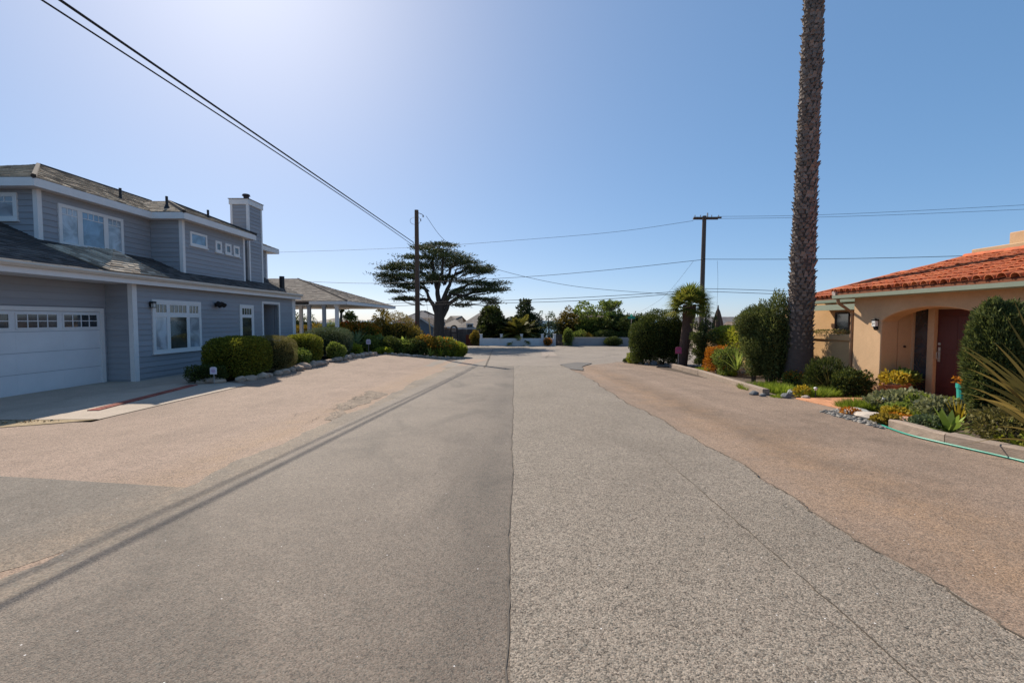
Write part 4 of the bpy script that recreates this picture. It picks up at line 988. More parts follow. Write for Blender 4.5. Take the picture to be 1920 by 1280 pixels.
# ------------------------------------------------------------------ far houses
def gable_house(label, x0, x1, y0, y1, ze, zr_, wallm, roofm, along='x', hip=0.0, over=0.35, wins=(), g0=None, kind_gable=False):
    g0 = gW if g0 is None else g0
    t = thing('house', ((x0 + x1) / 2, y0, g0), label, 'house', 'houses across the far street')
    MB().box(x0, x1, y0, y1, g0 - 0.5, ze).build('wall', wallm, t)
    xm, ym = (x0 + x1) / 2, (y0 + y1) / 2
    if along == 'x':     # ridge parallel to the street
        ra, rb = (x0 - over + hip, ym, zr_), (x1 + over - hip, ym, zr_)
        sl_ = (zr_ - ze) / (ym - y0); zo = ze - sl_ * over
        f = [(x0 - over, y0 - over, zo), (x1 + over, y0 - over, zo), rb, ra]; b = [(x1 + over, y1 + over, zo), (x0 - over, y1 + over, zo), ra, rb]
        for q, sd_ in ((f, 1), (b, 2)): shingled(t, q, roofm, sd_, tab=0.5, row=0.28, thick=0.14)
        if hip:
            shingled(t, [(x0 - over, y1 + over, zo), (x0 - over, y0 - over, zo), ra], roofm, 3, tab=0.5, row=0.28); shingled(t, [(x1 + over, y0 - over, zo), (x1 + over, y1 + over, zo), rb], roofm, 4, tab=0.5, row=0.28)
        else:
            for x in (x0, x1 - 0.1): MB().prism([(x, y0, ze), (x, y1, ze), (x, ym, zr_ - 0.16)], (0.1, 0, 0)).build('gable', wallm, t)
        MB().box(x0 - over, x1 + over, y0 - over - 0.05, y0 - over - 0.001, zo - 0.2, zo - 0.02).build('fascia', white, t)
    else:                # gable faces us
        sl_ = (zr_ - ze) / (xm - x0); zo = ze - sl_ * over
        shingled(t, [(x0 - over, y1, zo), (x0 - over, y0 - over, zo), (xm, y0 - over, zr_), (xm, y1, zr_)], roofm, 5, tab=0.5, row=0.28, thick=0.14)
        shingled(t, [(x1 + over, y0 - over, zo), (x1 + over, y1, zo), (xm, y1, zr_), (xm, y0 - over, zr_)], roofm, 6, tab=0.5, row=0.28, thick=0.14)
        MB().prism([(x0, y0, ze), (x1, y0, ze), (xm, y0, zr_ - 0.17)], (0, 0.1, 0)).build('gable', wallm, t)
        for s_ in (-1, 1):
            e_ = xm + s_ * (xm - x0 + over); MB().prism([(e_, y0 - over - 0.04, zo - 0.22), (xm, y0 - over - 0.04, zr_ - 0.22), (xm, y0 - over - 0.04, zr_ - 0.02), (e_, y0 - over - 0.04, zo - 0.02)], (0, 0.035, 0)).build('bargeboard', white, t)
    for (a0, a1, z0, z1) in wins:
        window(t, FR('y', y0, -1), a0, a1, z0, z1, [(0.04, 0.48, 0.04, 0.96, g_dark), (0.52, 0.96, 0.04, 0.96, g_dark)], 0.12, 0.07)
    return t
Zp = lambda py, Y: atY(960, py, Y).z
far_roof = SHING('far_roof', (0.27, 0.23, 0.19), (0.33, 0.28, 0.235), (0.38, 0.33, 0.28)); far_roof2 = SHING('far_roof_grey', (0.15, 0.14, 0.14), (0.20, 0.185, 0.18), (0.24, 0.22, 0.215)); far_brown = SHING('far_roof_brown', (0.10, 0.075, 0.06), (0.14, 0.105, 0.085), (0.18, 0.14, 0.11))
m_fb = M('far_blue_wall', (0.17, 0.21, 0.26), 0.8, 0.08, 3); m_fg = M('far_tan_wall', (0.42, 0.35, 0.29), 0.8, 0.1, 3); m_fbr = M('far_brown_wall', (0.20, 0.125, 0.09), 0.85, 0.15, 3)
gable_house('small blue-grey gabled house behind the brown utility pole', X(765, 58), X(816, 58), 58, 66, Zp(612, 58), Zp(595, 58), m_fb, far_brown, 'y')
gable_house('long low house with grey roof behind the brown bush', X(742, 70), X(822, 70), 70, 80, Zp(602, 70), Zp(582, 75), m_fg, far_roof2, 'x', hip=4.0, g0=gz(0, 70))
gable_house('tan hipped roof house seen past the cypress trunk', X(828, 72), X(868, 72), 72, 82, Zp(611, 72), Zp(592, 77), m_fg, far_roof, 'x', hip=3.0, g0=gz(0, 72))
gable_house('large tan roofed house with white window behind the board fence', X(860, 60), X(960, 60), 60, 71, Zp(612, 60), Zp(579, 65.5), m_fg, far_roof, 'x', hip=3.6, wins=[(X(876, 60), X(886, 60), gW + 1.1, gW + 2.3), (X(912, 60), X(922, 60), gW + 1.1, gW + 2.3)])
gable_house('brown house with white framed windows half hidden by trees', X(1075, 58), X(1180, 58), 58, 67, Zp(610, 58), Zp(588, 62.5), m_fbr, far_brown, 'x', hip=3.0, wins=[(X(1111, 58), X(1119, 58), gW + 0.9, gW + 2.2), (X(1148, 58), X(1154, 58), gW + 0.7, gW + 2.2)])
gable_house('grey roofed house with dark red gable behind the garden wall', X(1330, 42), X(1450, 42), 42, 50, Zp(611, 42), Zp(594, 46), m_fg, far_roof2, 'x', g0=gz(16, 42))
gable_house('house with small dark red gable above the hedge', X(1366, 40), X(1392, 40), 40, 41.6, Zp(614, 40), Zp(603, 40), M('gable_red', (0.12, 0.035, 0.03), 0.8), far_brown, 'y', g0=gz(16, 40))
gable_house('pale far house glimpsed through the veranda posts', X(590, 85), X(640, 85), 85, 93, Zp(604, 85), Zp(596, 89), m_fg, far_roof, 'x', hip=3, g0=gz(-30, 85))
# reddish fence panel by the tan house
rp = thing('board_fence', (X(880, 52.4), 52.4, gW), 'short rust red board panel before the dark fence', 'fence')
for i in range(7):
    xa = X(873.5, 52.4) + i * 0.105; MB().box(xa, xa + 0.095, 52.4, 52.44, gW - 0.1, gW + 1.15).build('board', M('rust_board', (0.22, 0.055, 0.03), 0.85, rand=0.2), rp)
# closed patio umbrella behind the garden wall
ux = atY(1346, 600, 24.6).x + 0.5; uy = 25.2; ux = atY(1346, 600, uy).x; ut, ub_ = atY(1346, 574, uy).z, atY(1346, 612, uy).z
um = thing('patio_umbrella', (ux, uy, gz(ux, uy)), 'closed brown patio umbrella standing behind the garden wall', 'umbrella')
MB().tube([(ux, uy, gz(ux, uy) - 0.05), (ux, uy, ut)], 0.03, 8).build('pole', wood2, um)
V, F = [], []
for k, (t, r) in enumerate(((0, 0.03), (0.12, 0.10), (0.5, 0.22), (0.85, 0.30), (1.0, 0.27), (1.03, 0.12))):
    for j in range(24): a = 2 * math.pi * j / 24; q = r * (1 + 0.22 * math.cos(8 * a)); V.append((ux + q * math.cos(a), uy + q * math.sin(a), ut - 0.12 - (ut - ub_ + 0.3) * t))
for k in range(5):
    for j in range(24): F.append((k * 24 + j, k * 24 + (j + 1) % 24, (k + 1) * 24 + (j + 1) % 24, (k + 1) * 24 + j))
MB().add(V, F).build('canopy', M('canvas_brown', (0.13, 0.085, 0.06), 0.9), um); MB().tube([(ux, uy, ut - 0.14), (ux, uy, ut + 0.06)], [0.05, 0.025], 8).build('finial', wood2, um)
# ------------------------------------------------------------------ foliage builders
L_hedge = LEAF('leaf_hedge', (0.045, 0.060, 0.012), (0.150, 0.165, 0.024), (0.36, 0.35, 0.05), 0.42)
L_gold = LEAF('leaf_gold', (0.100, 0.095, 0.030), (0.220, 0.190, 0.070), (0.340, 0.290, 0.120), 0.3)
L_grey = LEAF('leaf_grey', (0.056, 0.080, 0.045), (0.120, 0.160, 0.088), (0.256, 0.304, 0.160), 0.25)
L_dark = LEAF('leaf_dark', (0.025, 0.042, 0.014), (0.068, 0.090, 0.024), (0.17, 0.19, 0.045), 0.32)
L_juni = LEAF('leaf_juniper', (0.040, 0.058, 0.022), (0.105, 0.130, 0.042), (0.24, 0.25, 0.085), 0.30)
L_cyp = LEAF('leaf_cypress', (0.028, 0.040, 0.019), (0.060, 0.076, 0.030), (0.125, 0.140, 0.050), 0.2)
L_oliv = LEAF('leaf_olive', (0.085, 0.066, 0.015), (0.21, 0.155, 0.028), (0.38, 0.28, 0.05), 0.42)
L_mid = LEAF('leaf_mid', (0.070, 0.105, 0.026), (0.175, 0.225, 0.048), (0.36, 0.40, 0.10), 0.42)
L_pale = LEAF('leaf_pale', (0.100, 0.115, 0.060), (0.210, 0.225, 0.120), (0.360, 0.360, 0.220), 0.35)
L_lime = LEAF('leaf_lime', (0.120, 0.156, 0.018), (0.276, 0.312, 0.036), (0.504, 0.504, 0.072), 0.45)
L_grass = LEAF('leaf_grass', (0.090, 0.130, 0.018), (0.200, 0.270, 0.032), (0.38, 0.44, 0.07), 0.5)
L_yel = LEAF('leaf_yellow', (0.240, 0.170, 0.015), (0.440, 0.320, 0.030), (0.620, 0.460, 0.070), 0.4)
L_oran = LEAF('leaf_orange', (0.300, 0.100, 0.012), (0.500, 0.190, 0.018), (0.660, 0.330, 0.040), 0.4)
L_red = LEAF('leaf_red', (0.300, 0.020, 0.012), (0.550, 0.050, 0.020), (0.700, 0.130, 0.030), 0.4)
L_flax = LEAF('leaf_flax', (0.050, 0.048, 0.020), (0.105, 0.090, 0.032), (0.30, 0.22, 0.075), 0.3)
L_agave = LEAF('leaf_agave', (0.15, 0.23, 0.05), (0.28, 0.37, 0.08), (0.46, 0.52, 0.15), 0.45)
L_blue = LEAF('leaf_blueagave', (0.11, 0.165, 0.085), (0.22, 0.31, 0.16), (0.40, 0.50, 0.28), 0.5)
L_white = LEAF('petal_white', (0.450, 0.420, 0.380), (0.620, 0.580, 0.520), (0.780, 0.740, 0.680), 0.3)
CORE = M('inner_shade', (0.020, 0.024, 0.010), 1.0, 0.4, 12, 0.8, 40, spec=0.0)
bark = M('bark', (0.085, 0.068, 0.055), 0.95, 0.25, 6, 0.6, 30); barkg = M('bark_grey', (0.062, 0.052, 0.045), 0.95, 0.25, 3, 0.7, 14, stretch=(3, 3, 0.4))

def shell_pts(rng, n, c, r, p=2.0, shell=0.4, lump=0.12, freq=3.2, low=-0.95):
    d = unit(rng.normal(size=(int(n * 1.4), 3))); d = d[d[:, 2] > low][:n]
    q = d / ((np.abs(d) ** p).sum(1) ** (1 / p))[:, None]
    f = lumps(rng, freq); g2 = lumps(rng, freq * 2.6)
    k = (1 - shell * rng.uniform(0, 1, len(d)) ** 1.6) * (1 + lump * 1.8 * f(d) + lump * 0.9 * g2(d))
    return np.array(c) + q * k[:, None] * np.array(r), d, f(d)
def bush(label, cx, cy, rx, ry, h, mat, n=5000, leaf=0.06, seed=1, p=2.4, shell=0.35, lump=0.12, aspect=0.5, up=0.5, name='bush', cat='bush', group=None, z0=None, base=None, core=0.80, tone=0.45, tvar=0.22, flowers=None, stems=5):
    zb = gz(cx, cy) if base is None else base
    t = thing(name, (cx, cy, zb), label, cat, group); rng = rs(seed)
    zl = zb + (0.02 if z0 is None else z0); c = (cx, cy, (zl + zb + h) / 2); r = (rx, ry, (zb + h - zl) / 2)
    P, d, f = shell_pts(rng, n, c, r, p, shell, lump)
    ok = P[:, 2] > zb + 0.01; P, d, f = P[ok], d[ok], f[ok]
    D = d + rng.normal(size=d.shape) * 0.7 + np.array([0, 0, up])
    tn = tone + tvar * rng.normal(size=len(P)) + 0.12 * f
    leaves('foliage', P, D, leaf * rng.uniform(0.6, 1.35, len(P)), aspect, mat, t, rng, tn)
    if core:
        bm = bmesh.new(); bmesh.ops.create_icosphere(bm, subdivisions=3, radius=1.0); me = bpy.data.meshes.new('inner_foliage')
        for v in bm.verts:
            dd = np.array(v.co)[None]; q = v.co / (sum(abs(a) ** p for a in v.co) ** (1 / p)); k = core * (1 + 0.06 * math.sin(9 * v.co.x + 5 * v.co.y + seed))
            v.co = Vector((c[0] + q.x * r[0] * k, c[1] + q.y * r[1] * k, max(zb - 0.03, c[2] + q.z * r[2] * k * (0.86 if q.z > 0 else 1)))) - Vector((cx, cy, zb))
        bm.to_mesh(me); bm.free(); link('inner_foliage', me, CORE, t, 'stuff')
    if stems:
        mb = MB(); rr = random.Random(seed)
        for i in range(stems):
            a = rr.uniform(0, 6.28); mb.tube([(cx + 0.06 * math.cos(a), cy + 0.06 * math.sin(a), zb - 0.08), (cx + rx * 0.4 * math.cos(a), cy + ry * 0.4 * math.sin(a), zb + h * 0.6)], [0.025, 0.01], 5)
        mb.build('stem', bark, t)
    if flowers:
        fm, fn, fs, top = flowers; P, d, f = shell_pts(rng, fn * 4, c, (r[0] * 1.03, r[1] * 1.03, r[2] * 1.04), p, 0.1, lump)
        ok = (d[:, 2] > top); P, d = P[ok][:fn], d[ok][:fn]
        leaves('flowers', P, d + rng.normal(size=d.shape) * 0.8, fs * rng.uniform(0.6, 1.3, len(P)), 0.8, fm, t, rng, rng.uniform(0.1, 1, len(P)))
    return t
def rosette(label, x, y, n, L, wdt, mat, seed=1, droop=0.35, spread=0.9, name='agave_plant', cat='plant', group=None, single=False, base=None, prof='taper', segs=5, elev0=0.2, lift=0.0, trunk=0.0):
    zb = gz(x, y) if base is None else base
    t = thing(name, (x, y, zb), label, cat, group); rng = rs(seed)
    a = np.arange(n) * 2.39996 + rng.uniform(-0.2, 0.2, n); e = elev0 + (1.45 - elev0) * (np.arange(n) / n) ** 0.8 * spread + rng.uniform(-0.08, 0.08, n)
    D = np.stack([np.cos(a) * np.cos(e), np.sin(a) * np.cos(e), np.sin(e)], 1); B = np.array([x, y, zb + lift]) + D * 0.02
    LL = L * rng.uniform(0.75, 1.12, n); dr_ = droop * rng.uniform(0.5, 1.3, n) * np.cos(e)
    side = np.stack([-np.sin(a), np.cos(a), np.zeros(n)], 1)
    if trunk: MB().tube([(x, y, zb - 0.1), (x, y, zb + lift + 0.05)], trunk, 8).build('trunk', bark, t)
    if single:
        for i in range(n):
            V, Q = blade_geo(B[i:i + 1], D[i:i + 1], LL[i:i + 1], wdt * rng.uniform(0.8, 1.1), dr_[i:i + 1], segs, prof, side[i:i + 1])
            np_mesh('leaf', V, Q, mat, t, np.clip(np.full(len(Q), 0.45 + 0.25 * rng.normal()), 0, 1))
    else:
        V, Q = blade_geo(B, D, LL, wdt * rng.uniform(0.8, 1.1, n), dr_, segs, prof, side)
        np_mesh('leaves', V, Q, mat, t, np.clip(np.repeat(0.5 + 0.22 * rng.normal(size=n), segs), 0, 1), 'stuff')
    return t
def grass(label, x, y, rx, ry, h, mat=None, n=900, seed=1, wdt=0.012, group='grass tufts in the beds', name='grass_clump', droop=0.5, base=None):
    zb = gz(x, y); t = thing(name, (x, y, zb), label, 'grass', group); rng = rs(seed)
    rr = np.sqrt(rng.uniform(0, 1, n)); a = rng.uniform(0, 6.283, n); bx, by = x + rx * rr * np.cos(a) * 0.8, y + ry * rr * np.sin(a) * 0.8
    B = np.stack([bx, by, [gz(p, q) - 0.03 for p, q in zip(bx, by)]], 1)
    D = np.stack([np.cos(a) * rr * 0.6, np.sin(a) * rr * 0.6, np.ones(n)], 1) + rng.normal(size=(n, 3)) * [0.28, 0.28, 0.05]
    L = h * (1 - 0.35 * rr) * rng.uniform(0.6, 1.15, n)
    V, Q = blade_geo(B, D, L, wdt, droop * rng.uniform(0.2, 1, n) * 0.6, 3, 'taper', None, rng)
    np_mesh('blades', V, Q, mat or L_grass, t, np.clip(np.repeat(0.5 + 0.25 * rng.normal(size=n), 3), 0, 1), 'stuff'); return t
def limb(mb, pts, r0, r1, n=7, jit=0.0, seed=0):
    r = random.Random(seed); P = [Vector(p) for p in pts]; out = []
    for i in range(len(P) - 1):
        for k in range(3):
            q = P[i].lerp(P[i + 1], k / 3); out.append(q + Vector((r.gauss(0, jit), r.gauss(0, jit), r.gauss(0, jit))) * (0 if i + k == 0 else 1))
    out.append(P[-1]); m = len(out); mb.tube(out, [r0 + (r1 - r0) * i / (m - 1) for i in range(m)], n); return out
def clump_tree(label, name, cat, root, clumps, mat, trunkpts, r0, leaf=0.2, per=200, seed=1, aspect=0.5, up=0.2, flat=False, group='trees across the street', tone=0.45, barkm=None):
    """clumps: (x,y,z,rx,ry,rz); limbs run from the trunk into every clump"""
    t = thing(name, root, label, cat, group); rng = rs(seed); mb = MB(); tp_ = limb(mb, trunkpts, r0, r0 * 0.55, 9, r0 * 0.12, seed)
    rr = random.Random(seed)
    for i, c in enumerate(clumps):
        if i % 2 and len(clumps) > 14: continue
        cands = [p for p in tp_ if p.z < c[2] + 0.1] or [tp_[-1]]
        s_ = min(cands, key=lambda p: (Vector(c[:3]) - p).length); e = Vector(c[:3]); m_ = s_.lerp(e, 0.5) + Vector((0, 0, -0.12 * (e - s_).length))
        limb(mb, [s_, m_, e], r0 * 0.22, 0.02, 5, 0.03, seed + i)
    mb.build('trunk', barkm or bark, t)
    Ps, Ds, Ts = [], [], []
    for c in clumps:
        k = max(20, int(per * (c[3] * c[5] * 4 + 0.15))) if flat else max(30, int(per * (c[3] * c[4] * c[5]) ** (2 / 3) * 3))
        d = unit(rng.normal(size=(k, 3))); rad = rng.uniform(0.25, 1.0, k) ** 0.6
        P = np.array(c[:3]) + d * rad[:, None] * np.array(c[3:6]); Ps.append(P)
        Ds.append(d * [1, 1, 0.5] + rng.normal(size=d.shape) * 0.6 + [0, 0, up]); Ts.append(tone + 0.1 * rng.normal() + 0.2 * rng.normal(size=k))
    P = np.concatenate(Ps); D = np.concatenate(Ds); tn = np.concatenate(Ts)
    leaves('crown', P, D, leaf * rng.uniform(0.6, 1.4, len(P)), aspect, mat, t, rng, tn); return t
def pinnate(base, a, e, L, droop, rng, nl=34, ll=0.5, lw=0.035):
    """one feather frond: curved rachis with two rows of leaflets"""
    tt = np.linspace(0.0, 1, 12); d = np.array([math.cos(a) * math.cos(e), math.sin(a) * math.cos(e), math.sin(e)])
    C = np.array(base) + d * (L * tt)[:, None]; C[:, 2] -= droop * L * tt ** 2
    s = np.array([-math.sin(a), math.cos(a), 0.0]); u = np.linspace(0.12, 0.99, nl); pc = np.stack([np.interp(u, tt, C[:, i]) for i in range(3)], 1)
    tan = unit(np.gradient(C, axis=0)); tg = np.stack([np.interp(u, tt, tan[:, i]) for i in range(3)], 1); up = unit(np.cross(s[None], tg)); up = np.where(up[:, 2:3] < 0, -up, up)
    parts = [blade_geo(C[:1], d[None], L, 0.06, droop, 6, 'lens', s[None])]
    for sg in (-1, 1):
        D = s * sg * 0.8 + tg * 0.65 + up * 0.25 + rng.normal(size=tg.shape) * 0.08
        parts.append(blade_geo(pc, D, ll * np.sin(np.pi * (0.15 + 0.8 * u)) ** 0.6 * rng.uniform(0.85, 1.1, nl), lw, 0.25, 2, 'taper', tg))
    return merge(parts)
def feather_palm(label, x, y, zb, zc, r, n, L, mat, seed, name='palm_tree', droop=0.55, emin=-0.3, emax=1.4, ll=0.5, lw=0.04, trunkm=None, group=None, nl=34):
    t = thing(name, (x, y, zb), label, 'palm tree', group); rng = rs(seed)
    MB().tube([(x, y, zb - 0.2), (x, y, (zb + zc) / 2), (x, y, zc)], [r * 1.15, r, r * 0.9], 12).build('trunk', trunkm or bark, t)
    parts, tn = [], []
    for i in range(n):
        V, Q = pinnate((x, y, zc), i * 2.39996 + rng.uniform(-.2, .2), emin + (emax - emin) * (i + 0.5) / n, L * rng.uniform(0.85, 1.1), droop * rng.uniform(0.7, 1.3), rng, nl, ll, lw)
        parts.append((V, Q)); tn.append(np.clip(0.45 + 0.2 * rng.normal() + 0.12 * rng.normal(size=len(Q)), 0, 1))
    V, Q = merge(parts); np_mesh('crown', V, Q, mat, t, np.concatenate(tn), 'stuff'); return t
def bx(px, Y): return atY(px, 620, Y).x

# ------------------------------------------------------------------ left side: clipped hedges
GH = 'clipped hedges before the blue house'
bush('large boxy dark green hedge nearest the garage, golden lit top', -9.38, 15.45, 0.72, 1.25, 1.36, L_hedge, 30000, 0.055, 21, p=3.4, shell=0.26, lump=0.05, up=0.5, core=0.84, name='clipped_hedge', cat='hedge', group=GH, aspect=0.6, tone=0.56)
bush('rounded yellowish hedge joined behind the large boxy dark one', -9.20, 17.25, 0.68, 0.95, 1.34, L_gold, 22000, 0.035, 22, p=3.2, shell=0.2, lump=0.03, up=0.4, core=0.84, name='clipped_hedge', cat='hedge', group=GH, aspect=0.35)
bush('medium boxy green hedge, third along from the garage', -9.45, 20.2, 0.72, 0.95, 1.30, L_hedge, 18000, 0.06, 23, p=3.0, shell=0.25, lump=0.05, up=0.5, core=0.83, name='clipped_hedge', cat='hedge', group=GH, aspect=0.6, tone=0.54)
bush('smooth grey-green dome hedge farthest from the garage', -9.85, 24.0, 1.15, 1.35, 1.55, L_grey, 20000, 0.045, 24, p=2.8, shell=0.2, lump=0.03, up=0.4, core=0.84, name='clipped_hedge', cat='hedge', group=GH, aspect=0.4)
bush('low dark shrub at left foot of the large boxy hedge', -9.55, 13.95, 0.55, 0.35, 0.55, L_dark, 4000, 0.05, 25, lump=0.15, core=0.7)
bush('small leafy shrub between the yellowish and medium hedges', -8.95, 18.8, 0.40, 0.5, 0.75, L_mid, 4500, 0.06, 26, lump=0.18, core=0.7)
bush('small leafy shrub beside the grey-green dome hedge', -8.75, 22.1, 0.42, 0.5, 0.85, L_mid, 4500, 0.07, 27, lump=0.2, core=0.7)
bush('yellow-green succulent clump at end of the hedge row', -9.15, 25.7, 0.45, 0.5, 0.55, L_lime, 1800, 0.12, 28, lump=0.2, aspect=0.7, core=0.5)
bush('lime clump of round leaves beside the white yard sign', -8.2, 28.3, 0.55, 0.35, 0.35, L_lime, 900, 0.12, 29, lump=0.2, aspect=0.8, core=0.4)
bush('tall yellow-green shrub behind the grey-green dome hedge', -11.2, 27.6, 0.9, 0.6, 1.6, L_oliv, 7000, 0.07, 30, lump=0.15)
bush('broad leafy shrub spilling behind the dome hedge toward veranda', -10.1, 26.1, 0.7, 0.7, 1.35, L_mid, 6000, 0.07, 31, lump=0.2, flowers=(L_white, 30, 0.07, 0.0))
# border rocks
rockm = M('border_rock', (0.40, 0.30, 0.225), 0.95, 0.25, 7, 0.8, 25, rand=0.3); rockg = M('grey_rock', (0.27, 0.26, 0.25), 0.95, 0.25, 7, 0.8, 25, rand=0.3)
ROCKS = []
for k in range(5):
    bm = bmesh.new(); bmesh.ops.create_icosphere(bm, subdivisions=2, radius=1.0); rr = random.Random(k + 40)
    K = [Vector((rr.gauss(0, 1), rr.gauss(0, 1), rr.gauss(0, 1))) * 1.6 for _ in range(4)]
    for v in bm.verts:
        s_ = 1 + 0.16 * sum(math.sin(v.co.dot(q) * 1.7 + k) for q in K) / 2 + rr.uniform(-0.05, 0.05); v.co *= s_
        v.co.z = max(v.co.z, -0.55)
    me = bpy.data.meshes.new('rock'); bm.to_mesh(me); bm.free(); ROCKS.append(me)
def rock(x, y, sx, sy, sz, mat, label, group, seed=0):
    rr = random.Random(seed); o = bpy.data.objects.new('border_rock', ROCKS[seed % 5]); COL.objects.link(o)
    if not len(o.data.materials): o.data.materials.append(mat)
    o.material_slots[0].link = 'OBJECT'; o.material_slots[0].material = mat
    o.location = (x, y, gz(x, y) + sz * 0.45); o.scale = (sx, sy, sz); o.rotation_euler = (0, 0, rr.uniform(0, 6.28)); tag(o, label, 'rock', group); return o
rr = random.Random(77); k = 0
path = [(-9.75, 13.75), (-9.2, 13.85), (-8.62, 14.35), (-8.48, 15.4), (-8.42, 16.6), (-8.48, 17.9), (-8.5, 19.0), (-8.55, 20.2), (-8.5, 21.2), (-8.4, 22.4), (-8.45, 23.6), (-8.3, 24.9), (-8.0, 26.0)]
for (a, b) in zip(path[:-1], path[1:]):
    L = math.hypot(b[0] - a[0], b[1] - a[1]); n = max(2, int(L / 0.36))
    for i in range(n):
        t = (i + rr.uniform(0.2, 0.8)) / n; s_ = rr.uniform(0.14, 0.26)
        rock(a[0] + (b[0] - a[0]) * t + rr.gauss(0, 0.03), a[1] + (b[1] - a[1]) * t, s_ * 1.05, s_ * 0.9, s_ * rr.uniform(0.55, 0.9), rockm, 'rough tan stone in the row edging the clipped hedges', 'stones edging the clipped hedges', k); k += 1
# yard signs
def yard_sign(label, x, y, zc, s, col, edge):
    zb = gz(x, y); t = thing('yard_sign', (x, y, zb), label, 'sign', 'small yard signs'); c = math.cos
    MB().tube([(x, y, zb - 0.15), (x, y, zc)], 0.012, 6).build('stake', galv, t)
    MB().prism([(x + s * u, y - 0.03, zc + s * v) for (u, v) in ((-.9, -.9), (.9, -.9), (.9, .8), (.45, 1.1), (-.45, 1.1), (-.9, .8))], (0, 0.012, 0)).build('plate', edge, t)
    MB().prism([(x + s * u * .86, y - 0.033, zc + s * v * .86) for (u, v) in ((-.9, -.9), (.9, -.9), (.9, .8), (.45, 1.1), (-.45, 1.1), (-.9, .8))], (0, 0.0028, 0)).build('face', col, t)
    mb = MB()
    for (dz, wd) in ((0.25, 0.5), (-0.05, 0.62), (-0.3, 0.4)): mb.box(x - s * wd, x + s * wd, y - 0.036, y - 0.0335, zc + s * (dz - 0.06), zc + s * (dz + 0.06))
    mb.build('lettering', M('sign_print', (0.30, 0.17, 0.32), 0.6), t)
signw = M('sign_lavender', (0.66, 0.56, 0.68), 0.5, 0.05); signe = M('sign_edge', (0.72, 0.70, 0.72), 0.5)
q = atY(401, 695, 13.55); yard_sign('small lavender and white yard sign before the large boxy hedge', q.x, 13.55, q.z, 0.11, signw, signe)
q = atY(691, 641, 27.0); yard_sign('small pinkish white yard sign on stake by the agave bed', q.x, 27.0, q.z, 0.145, signw, signe)
q = atY(1272, 657, 22.6); yard_sign('small pink yard sign in shade below the fan palm', q.x, 22.6, q.z, 0.17, M('sign_pink', (0.55, 0.08, 0.20), 0.5), M('sign_pinkedge', (0.4, 0.1, 0.2), 0.5))

# ------------------------------------------------------------------ corner bed by the brown pole
GC = 'plants of the corner bed'
bush('dense green bush with orange-tipped top by the veranda corner', bx(672, 31), 31, 1.45, 1.1, 2.15, L_hedge, 10000, 0.08, 41, lump=0.12, flowers=(L_oran, 700, 0.12, 0.15), group=GC)
bush('shrub with bright red flowers behind the orange-tipped bush', bx(650, 34), 34, 1.0, 0.8, 2.35, L_mid, 3500, 0.08, 42, lump=0.25, flowers=(L_red, 900, 0.13, 0.0), group=GC)
bush('large brownish olive bush at foot of the brown pole', bx(738, 33), 33, 1.75, 1.4, 2.75, L_oliv, 16000, 0.085, 43, lump=0.16, core=0.72, tone=0.4, flowers=(L_red, 60, 0.06, 0.2), group=GC)
bush('olive shrub hugging right side of the brown pole foot', bx(775, 32.3), 32.3, 0.85, 0.8, 1.8, L_oliv, 6000, 0.08, 44, lump=0.18, tone=0.35, group=GC)
bush('light green shrub left of the large brownish bush', bx(706, 30.2), 30.2, 0.75, 0.6, 1.25, L_mid, 4500, 0.09, 45, lump=0.2, tone=0.55, group=GC)
rosette('big pale green spiky agave on short stem beside yard sign', bx(668, 28.0), 28.0, 46, 1.15, 0.13, L_blue, 46, 0.15, 0.95, lift=0.55, trunk=0.14, group=GC, elev0=0.0)
rosette('spiky grey-green yucca left of the large brownish bush', bx(712, 29.6), 29.6, 40, 0.85, 0.09, L_blue, 47, 0.2, 0.95, lift=0.45, trunk=0.1, group=GC, elev0=0.0)
rosette('upright broad-leaved plant with orange flower by the pole', bx(755, 30.6), 30.6, 16, 1.0, 0.22, L_agave, 48, 0.3, 1.0, name='strelitzia_plant', lift=0.3, prof='lens', group=GC, elev0=0.6)
for i, (px, Y, rx, h, mt, lab, fl) in enumerate((
    (700, 28.9, 0.9, 0.55, L_mid, 'low green ground cover right of the yard sign', None), (728, 29.2, 0.9, 0.7, L_dark, 'low dark shrub under the large brownish bush', None),
    (752, 29.6, 0.8, 0.65, L_mid, 'low leafy clump under the broad-leaved plant', (L_red, 20, 0.07, 0.0)), (775, 30.0, 0.8, 0.75, L_dark, 'low dark clump at front of the pole foot', None),
    (797, 30.6, 0.8, 0.95, L_oliv, 'rusty flowering clump just right of the pole', (L_oran, 300, 0.11, -0.1)), (818, 31.2, 0.85, 0.95, L_mid, 'clump topped with orange flowers toward the bed tip', (L_oran, 420, 0.11, 0.0)),
    (836, 31.8, 0.8, 0.9, L_mid, 'clump topped with yellow flowers near the bed tip', (L_yel, 420, 0.11, 0.0)), (852, 32.2, 0.75, 0.75, L_lime, 'bright lime clump next to the bed tip', None), (862, 32.6, 0.45, 0.55, L_hedge, 'last small green clump at the bed tip', None))):
    bush(lab, bx(px, Y), Y, rx, 0.7, h * 1.3 + 0.12, mt, 4200, 0.095, 60 + i, lump=0.2, aspect=0.55, core=0.6, group=GC, flowers=fl, stems=3)
for i, (px, Y) in enumerate(((808, 30.3), (826, 30.9), (842, 31.4), (855, 31.9))):
    rosette('low spiky lime rosette in front row, %s from the pole' % ('first', 'second', 'third', 'fourth')[i], bx(px, Y), Y - 0.25, 26, 0.75, 0.10, L_lime if i else L_agave, 80 + i, 0.25, 0.9, group=GC, lift=0.12)
k = 0
